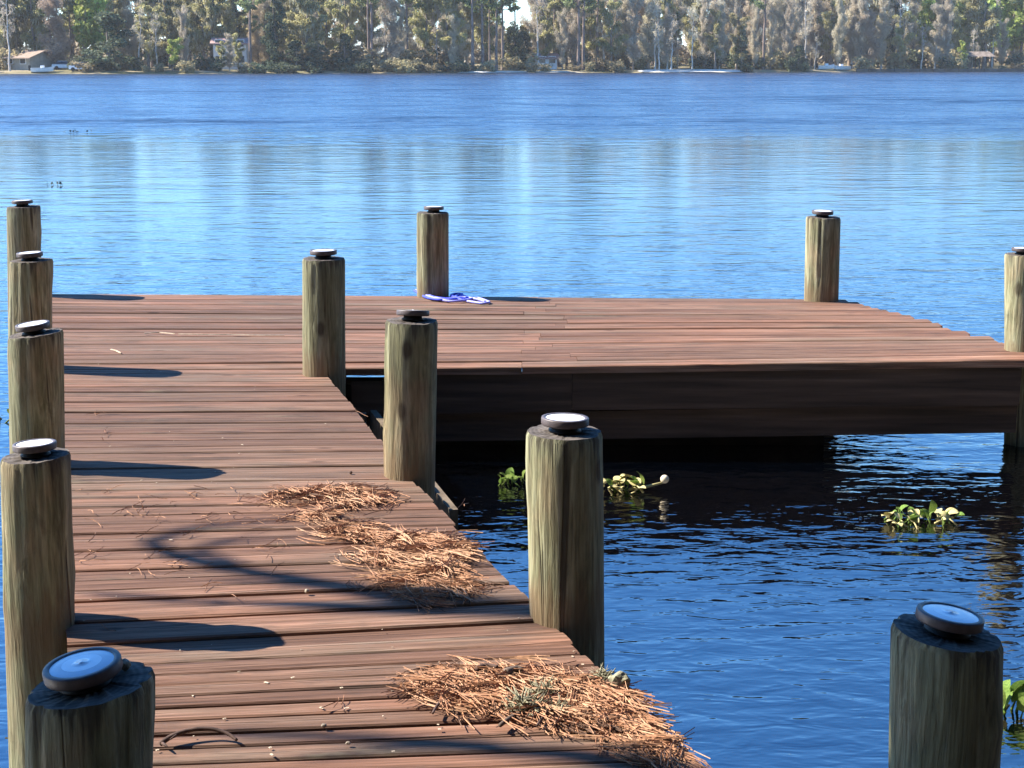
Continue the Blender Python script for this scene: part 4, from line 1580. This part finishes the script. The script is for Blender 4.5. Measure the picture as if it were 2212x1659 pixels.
def house(px, s_back, W, D, wall_h, roof_h, mats, label, name='house', windows=3, rz=0.0, over=0.5, two=False):
    p = shore_pt(px, s_back)
    root = tag(empty(name, p, rz), label, 'house' if name == 'house' else name)
    wall, roof = mats
    MB().box(-W / 2, W / 2, -D / 2, D / 2, -0.4, wall_h).build('wall', wall, root)
    o = over
    mb = MB()
    a, b = W / 2 + o, D / 2 + o
    e = wall_h + 0.004
    t = 0.18
    r_ = wall_h + roof_h
    mb.hexa([(-a, -b, e - t), (a, -b, e - t), (a, 0, r_ - t), (-a, 0, r_ - t), (-a, -b, e), (a, -b, e), (a, 0, r_), (-a, 0, r_)])
    mb.hexa([(-a, 0.003, r_ - t), (a, 0.003, r_ - t), (a, b, e - t), (-a, b, e - t), (-a, 0.003, r_), (a, 0.003, r_), (a, b, e), (-a, b, e)])
    mb.build('roof', roof, root)
    mg = MB()
    for s in (-1, 1):
        x = s * (W / 2 - 0.06)
        mg.hexa([(x - .05, -D / 2, wall_h), (x + .05, -D / 2, wall_h), (x + .05, D / 2, wall_h), (x - .05, D / 2, wall_h), (x - .05, -.05, r_ - t - .05), (x + .05, -.05, r_ - t - .05), (x + .05, .05, r_ - t - .05), (x - .05, .05, r_ - t - .05)])
    mg.build('gable', wall, root)
    rows = (1.0, 3.7) if two else (1.0,)
    for zb in rows:
        for k in range(windows):
            x = -W / 2 + W * (k + 0.5) / windows
            f = MB().box(x - 0.65, x + 0.65, -D / 2 - 0.06, -D / 2 - 0.004, zb - 0.05, zb + 1.25).build('window', M['white'], root)
            MB().box(x - 0.55, x + 0.55, -D / 2 - 0.075, -D / 2 - 0.063, zb + 0.05, zb + 1.15).build('pane', M['dark_glass'], f)
    return root


house(63, 14, 5.6, 6.0, 2.0, 1.2, (M['cream'], M['tan_roof']), 'low cream house with a tan roof near the left end of the far shore', rz=-0.45, over=0.8, windows=2)
house(500, 17, 5.6, 6.0, 4.3, 1.0, (M['white'], M['red_roof']), 'two storey white house half hidden by trees in the left third of the far shore', rz=0.1, windows=3, two=True)
house(1178, 16, 3.6, 4.0, 1.9, 0.9, (M['white'], M['red_roof']), 'small white cabin with faded red roof behind brush in the middle far shore', name='cabin', rz=0.15, windows=2)
# lakeside shelter
p = shore_pt(2112, 7)
sh = tag(empty('shelter', p), 'open dark roofed shelter on posts at the right end of the far shore', 'shelter')
for x in (-2.2, 0, 2.2):
    for y in (-1.4, 1.4):
        MB().box(x - .11, x + .11, y - .11, y + .11, -0.3, 2.5).build('post', M['brown_wood'], sh)
MB().hexa([(-3, -2.1, 2.5), (3, -2.1, 2.5), (3, 2.1, 2.5), (-3, 2.1, 2.5), (-2.1, -.3, 3.5), (2.1, -.3, 3.5), (2.1, .3, 3.5), (-2.1, .3, 3.5)]).build('roof', M['trunk'], sh)
# boats drawn up by the white stretch
def boat(px, sb, L, label, rz):
    p = shore_pt(px, sb)
    r_ = tag(empty('boat', (p.x, p.y, max(p.z, 0.05)), rz), label, 'boat', 'white boats on the far shore')
    mb = MB()
    prof = [(-1.0, .85, 0), (-.5, 1.0, 0), (.1, 1.0, .02), (.6, .7, .1), (.92, .28, .22), (1.0, .02, .3)]
    for (t, w, up) in prof:
        x = t * L / 2
        mb.v += [(x, -w * .85, .75 + up), (x, -w * .6, .12 + up * .6), (x, 0, 0 + up), (x, w * .6, .12 + up * .6), (x, w * .85, .75 + up), (x, 0, .55 + up)]
    for i in range(len(prof) - 1):
        for j in range(6):
            j2 = (j + 1) % 6
            mb.q.append((i * 6 + j, (i + 1) * 6 + j, (i + 1) * 6 + j2, i * 6 + j2))
    mb.t += [(0, 1, 2), (0, 2, 3), (0, 3, 4), (0, 4, 5)]
    mb.build('hull', M['white'], r_, False)
    MB().box(-.25, .35, -.35, .35, .62, 1.15).build('console', M['white'], r_)
    MB().box(-L / 2 - .35, -L / 2 - .02, -.18, .18, .3, 1.15).build('outboard_motor', M['tyre'], r_)
    return r_


boat(1785, 6.5, 3.2, 'left one of two white boats drawn up on the far shore', 0.1)
boat(1818, 6.2, 3.4, 'right one of two white boats drawn up on the far shore', 3.3)
boat(90, 4.0, 3.6, 'cream boat hauled out in front of the tan roofed house', 0.2)


def car(px, sb, label, rz, mat):
    p = shore_pt(px, sb)
    r_ = tag(empty('car', p, rz), label, 'car', 'cars parked on the far shore')
    mb = MB()
    mb.hexa([(-2.1, -.85, .35), (2.1, -.85, .35), (2.1, .85, .35), (-2.1, .85, .35), (-2.1, -.8, .95), (2.05, -.78, .85), (2.05, .78, .85), (-2.1, .8, .95)])
    mb.build('body', mat, r_)
    MB().hexa([(-1.7, -.75, .93), (.9, -.75, .9), (.9, .75, .9), (-1.7, .75, .93), (-1.2, -.6, 1.45), (.3, -.6, 1.45), (.3, .6, 1.45), (-1.2, .6, 1.45)]).build('cabin_glass', M['dark_glass'], r_)
    MB().box(-1.2, .3, -.58, .58, 1.452, 1.5).build('roof_panel', mat, r_)
    for x in (-1.35, 1.35):
        for y in (-.82, .82):
            MB().tube([(x, y - .1, .33), (x, y + .1, .33)], .33, 12).build('wheel', M['tyre'], r_)
    return r_


car(2206, 12, 'white car parked at the right end of the far shore', 0.1, M['white'])
car(140, 12, 'white car parked between the tan roofed house and the rust brown tree', 0.2, M['white'])
car(178, 7, 'small white vehicle near the water under the broad dark evergreen dome', -0.2, M['white'])
# beaches, drawn as low sheets of sand
def sheet(name, px0, px1, s0, s1, mat, label):
    V, Q = [], []
    n = 24
    for i in range(n + 1):
        px = px0 + (px1 - px0) * i / n
        f = math.sin(PI * i / n) ** 0.5
        mid = (s0 + s1) / 2
        for s in (mid + (s0 - mid) * f, mid, mid + (s1 - mid) * f):
            p = shore_pt(px, s)
            V.append((p.x, p.y, max(p.z, 0.0) + 0.10))
    for i in range(n):
        for j in range(2):
            Q.append((i * 3 + j, (i + 1) * 3 + j, (i + 1) * 3 + j + 1, i * 3 + j + 1))
    return tag(link(name, np_mesh(name, V, Q, smooth=True), None, mat), label, None, None, 'structure')


sheet('beach', 1376, 1610, 0.8, 7.5, M['sand'], 'bright white sand beach on the far shore')
sheet('sand_strip', 985, 1260, 1.2, 4.5, M['sand'], 'narrow sandy strip under the pale pine trunks')
# seawall at the right
for (a, b, lab) in ((1850, 2240, 'low dark wall along the water at the right end of the far shore'),):
    root = tag(empty('sea_wall', shore_pt((a + b) / 2, 1.5)), lab, 'wall')
    p0 = Vector(root.location)
    n = 14
    for k in range(n):
        q0, q1 = shore_pt(a + (b - a) * k / n, 1.5) - p0, shore_pt(a + (b - a) * (k + 0.97) / n, 1.5) - p0
        MB().hexa([(q0.x, q0.y, -.9 - p0.z), (q1.x, q1.y, -.9 - p0.z), (q1.x, q1.y + .35, -.9 - p0.z), (q0.x, q0.y + .35, -.9 - p0.z),
                   (q0.x, q0.y, .62 - p0.z), (q1.x, q1.y, .62 - p0.z), (q1.x, q1.y + .35, .62 - p0.z), (q0.x, q0.y + .35, .62 - p0.z)]).build('panel', M['seawall'], root)

# ------------------------------------------------------------------ the near bank behind the viewer and the tree that shades the boards
M['litter'] = plain('shaded_leaf_litter', (0.045, 0.034, 0.022), 0.95, 0.1, 0.5, 3)
M['near'] = mat_leaf('near_wood_foliage', (0.012, 0.018, 0.010), (0.040, 0.050, 0.025), 0.4, 0.1)
V, Q = [], []
xs = np.linspace(-60, 60, 41)
ys = np.array([2.2, 1.2, 0.0, -2, -5, -10, -20, -45, -90])
zz = [-0.8, -0.25, 0.1, 0.35, 0.6, 0.9, 1.3, 2.0, 3.0]
for y, z in zip(ys, zz):
    for x in xs:
        inlet = 1.8 * math.exp(-((x) / 3.0) ** 2) + max(0, min(x, 9)) * 0.12
        point = 15.0 * max(0.0, min(1.0, (x - 9) / 6.0))      # bank made to come round on the right, under the added trees
        V.append((x, y - inlet - 0.4 + point + 0.3 * math.sin(x * 0.7), z))
n_ = len(xs)
Q = [(j * n_ + i + 1, j * n_ + i, (j + 1) * n_ + i, (j + 1) * n_ + i + 1) for j in range(len(ys) - 1) for i in range(n_ - 1)]
tag(link('near_bank', np_mesh('near_bank', V, Q, smooth=True), None, M['litter']), 'grassy near bank where the dock begins', None, None, 'structure')
rs = np.random.RandomState(9)
cs, rd = [], []
for i in range(420):
    ang = rs.uniform(R(-35), R(215))
    q_ = rs.uniform(9, 26)
    x, y = q_ * math.cos(ang) * 1.3, 1.0 - q_ * math.sin(ang)
    if x < -4 and y > -4: x, y = rs.uniform(-8, 8), rs.uniform(-9, -5)
    cs.append((x, y, rs.uniform(0.8, 17))); rd.append(rs.uniform(1.6, 3.0))
for i in range(150):
    cs.append((rs.uniform(13.5, 34), rs.uniform(-10, 13), rs.uniform(0.8, 16))); rd.append(rs.uniform(1.3, 2.4))  # trees added on the right to keep sky light off the posts
for i in range(60):
    cs.append((rs.uniform(-3, 9), rs.uniform(-9, -2.0), rs.uniform(7, 13))); rd.append(rs.uniform(1.2, 2.0))  # crowns added overhead to cut the sky light on the nearest posts
P, q = leaf_cloud(cs, rd, 80000, 0.8, rs)
tag(link('near_bank_wood', np_mesh('near_bank_wood', P, q), None, M['near']), 'shady wood on the near bank behind the viewer plus added trees blocking sky at right', None, None, 'stuff')


# shade tree: left of the walkway, out of the picture; its limbs throw the curved shadows on the boards
def lift(pix, h):                  # the point above the deck, on the line to the sun, that shades a deck point
    p = on_z(*pix)
    return p + sun_dir * (h / sun_dir.z)


shade = tag(empty('shade_tree', (-5.6, 2.05, 0.0)), 'leaning near bank tree just left of the view whose limbs shade the boards', 'tree')
S0 = Vector(shade.location)
tk = MB()
tp = [Vector((0, 0, -.6)), Vector((0.1, 0.1, 1.0)), Vector((0.25, 0.3, 2.4)), Vector((0.3, 0.6, 3.8)), Vector((0.5, 1.0, 5.2)), Vector((0.8, 1.5, 6.6)), Vector((0.9, 1.7, 8.2))]
tk.tube(tp, [0.24, 0.20, 0.17, 0.15, 0.13, 0.10, 0.05], 10)
tk.build('trunk', M['bark'], shade, True)


def branch(pts_h, r0, r1, name='limb', sub=5):
    pts = [(lift(p, h) if len(p) == 2 else Vector(p)) - S0 if h is not None else Vector(p) for p, h in pts_h]
    crv = smooth_curve(pts, sub)
    m = len(crv) - 1
    MB().tube(crv, [r0 + (r1 - r0) * (i / m) for i in range(m + 1)], 8).build(name, M['bark'], shade, True)
    return crv


# the curved limb: joins the trunk high up, droops towards the walkway, hooks back at the tip
branch([(tuple(tp[4]), None), ((2300, 1345), 6.6), ((1560, 1290), 6.0), ((1180, 1311), 5.6), ((900, 1290), 5.1), ((640, 1250), 4.7), ((470, 1222), 4.5), ((380, 1200), 4.4), ((330, 1172), 4.35), ((370, 1150), 4.35), ((470, 1133), 4.4), ((640, 1118), 4.45)], 0.070, 0.010)
branch([((560, 1240), 4.6), ((470, 1200), 4.55), ((440, 1180), 4.5), ((600, 1160), 4.55), ((760, 1150), 4.6)], 0.020, 0.008, 'twig')
branch([((470, 1222), 4.5), ((420, 1196), 4.45), ((470, 1168), 4.45), ((560, 1150), 4.5)], 0.018, 0.008, 'twig')
branch([((1180, 1325), 5.6), ((900, 1318), 5.3), ((640, 1308), 5.0), ((400, 1296), 4.8), ((190, 1283), 4.6)], 0.055, 0.016, 'limb')
branch([((900, 1310), 5.2), ((760, 1280), 5.1), ((620, 1262), 5.0), ((480, 1255), 4.9)], 0.034, 0.012, 'limb')
branch([((1050, 1316), 5.4), ((850, 1300), 5.3), ((700, 1268), 5.2), ((600, 1258), 5.1)], 0.028, 0.010, 'limb')
branch([((1180, 1312), 5.6), ((1060, 1300), 5.5), ((960, 1302), 5.4), ((860, 1318), 5.3)], 0.040, 0.014, 'limb')
branch([(tuple(tp[3]), None), ((1700, 1800), 5.6), ((1380, 1655), 5.2), ((1150, 1618), 5.0), ((800, 1592), 4.8), ((480, 1582), 4.6)], 0.06, 0.020, 'limb')
branch([((1560, 1760), 5.4), ((1300, 1645), 5.1), ((1100, 1622), 4.9), ((900, 1612), 4.7), ((640, 1640), 4.5)], 0.05, 0.012, 'limb')
# leaf masses that keep the two nearest posts in shade
rs = np.random.RandomState(31)
cs, rd = [], []
def shade_clump(x, y, z, h, r):
    p = Vector((x, y, z)) + sun_dir * (h / sun_dir.z)
    cs.append(tuple(p - S0)); rd.append(r)
for xx, key in ((post_pos['L1'][0], 'L1'), (post_pos['R1'][0], 'R1')):
    for z in np.linspace(DECK - 0.3, DECK + 0.75, 8):
        for _ in range(3 if key == 'L1' else 1):
            shade_clump(xx + rs.normal(0, .05), 2.38 + rs.normal(0, .09), z, rs.uniform(2.6, 4.6), 0.24)
for _ in range(26):
    shade_clump(rs.uniform(-2.5, 2.5), rs.uniform(0.2, 2.1), DECK, rs.uniform(2.8, 6), rs.uniform(.25, .5))
P, q = leaf_cloud(cs, rd, 9000, 0.09, rs, 0.9, 1.8)
link('crown', np_mesh('crown', P, q), shade, M['pine'])

# ------------------------------------------------------------------ thin haze over the lake
hz = NT('lake_air')
hz.t.nodes.remove(hz.b)
pv = hz.n('ShaderNodeVolumePrincipled')
pv.inputs['Color'].default_value = (0.95, 0.97, 1.0, 1)
pv.inputs['Density'].default_value = 0.00014
hz.l(pv.outputs[0], hz.t.nodes['Material Output'].inputs['Volume'])
o = MB().box(-1700, 1700, -120, 3000, -4.0, 34).build('haze', hz.m)
tag(o, 'thin pale air between the dock and the far shore', None, None, 'stuff')
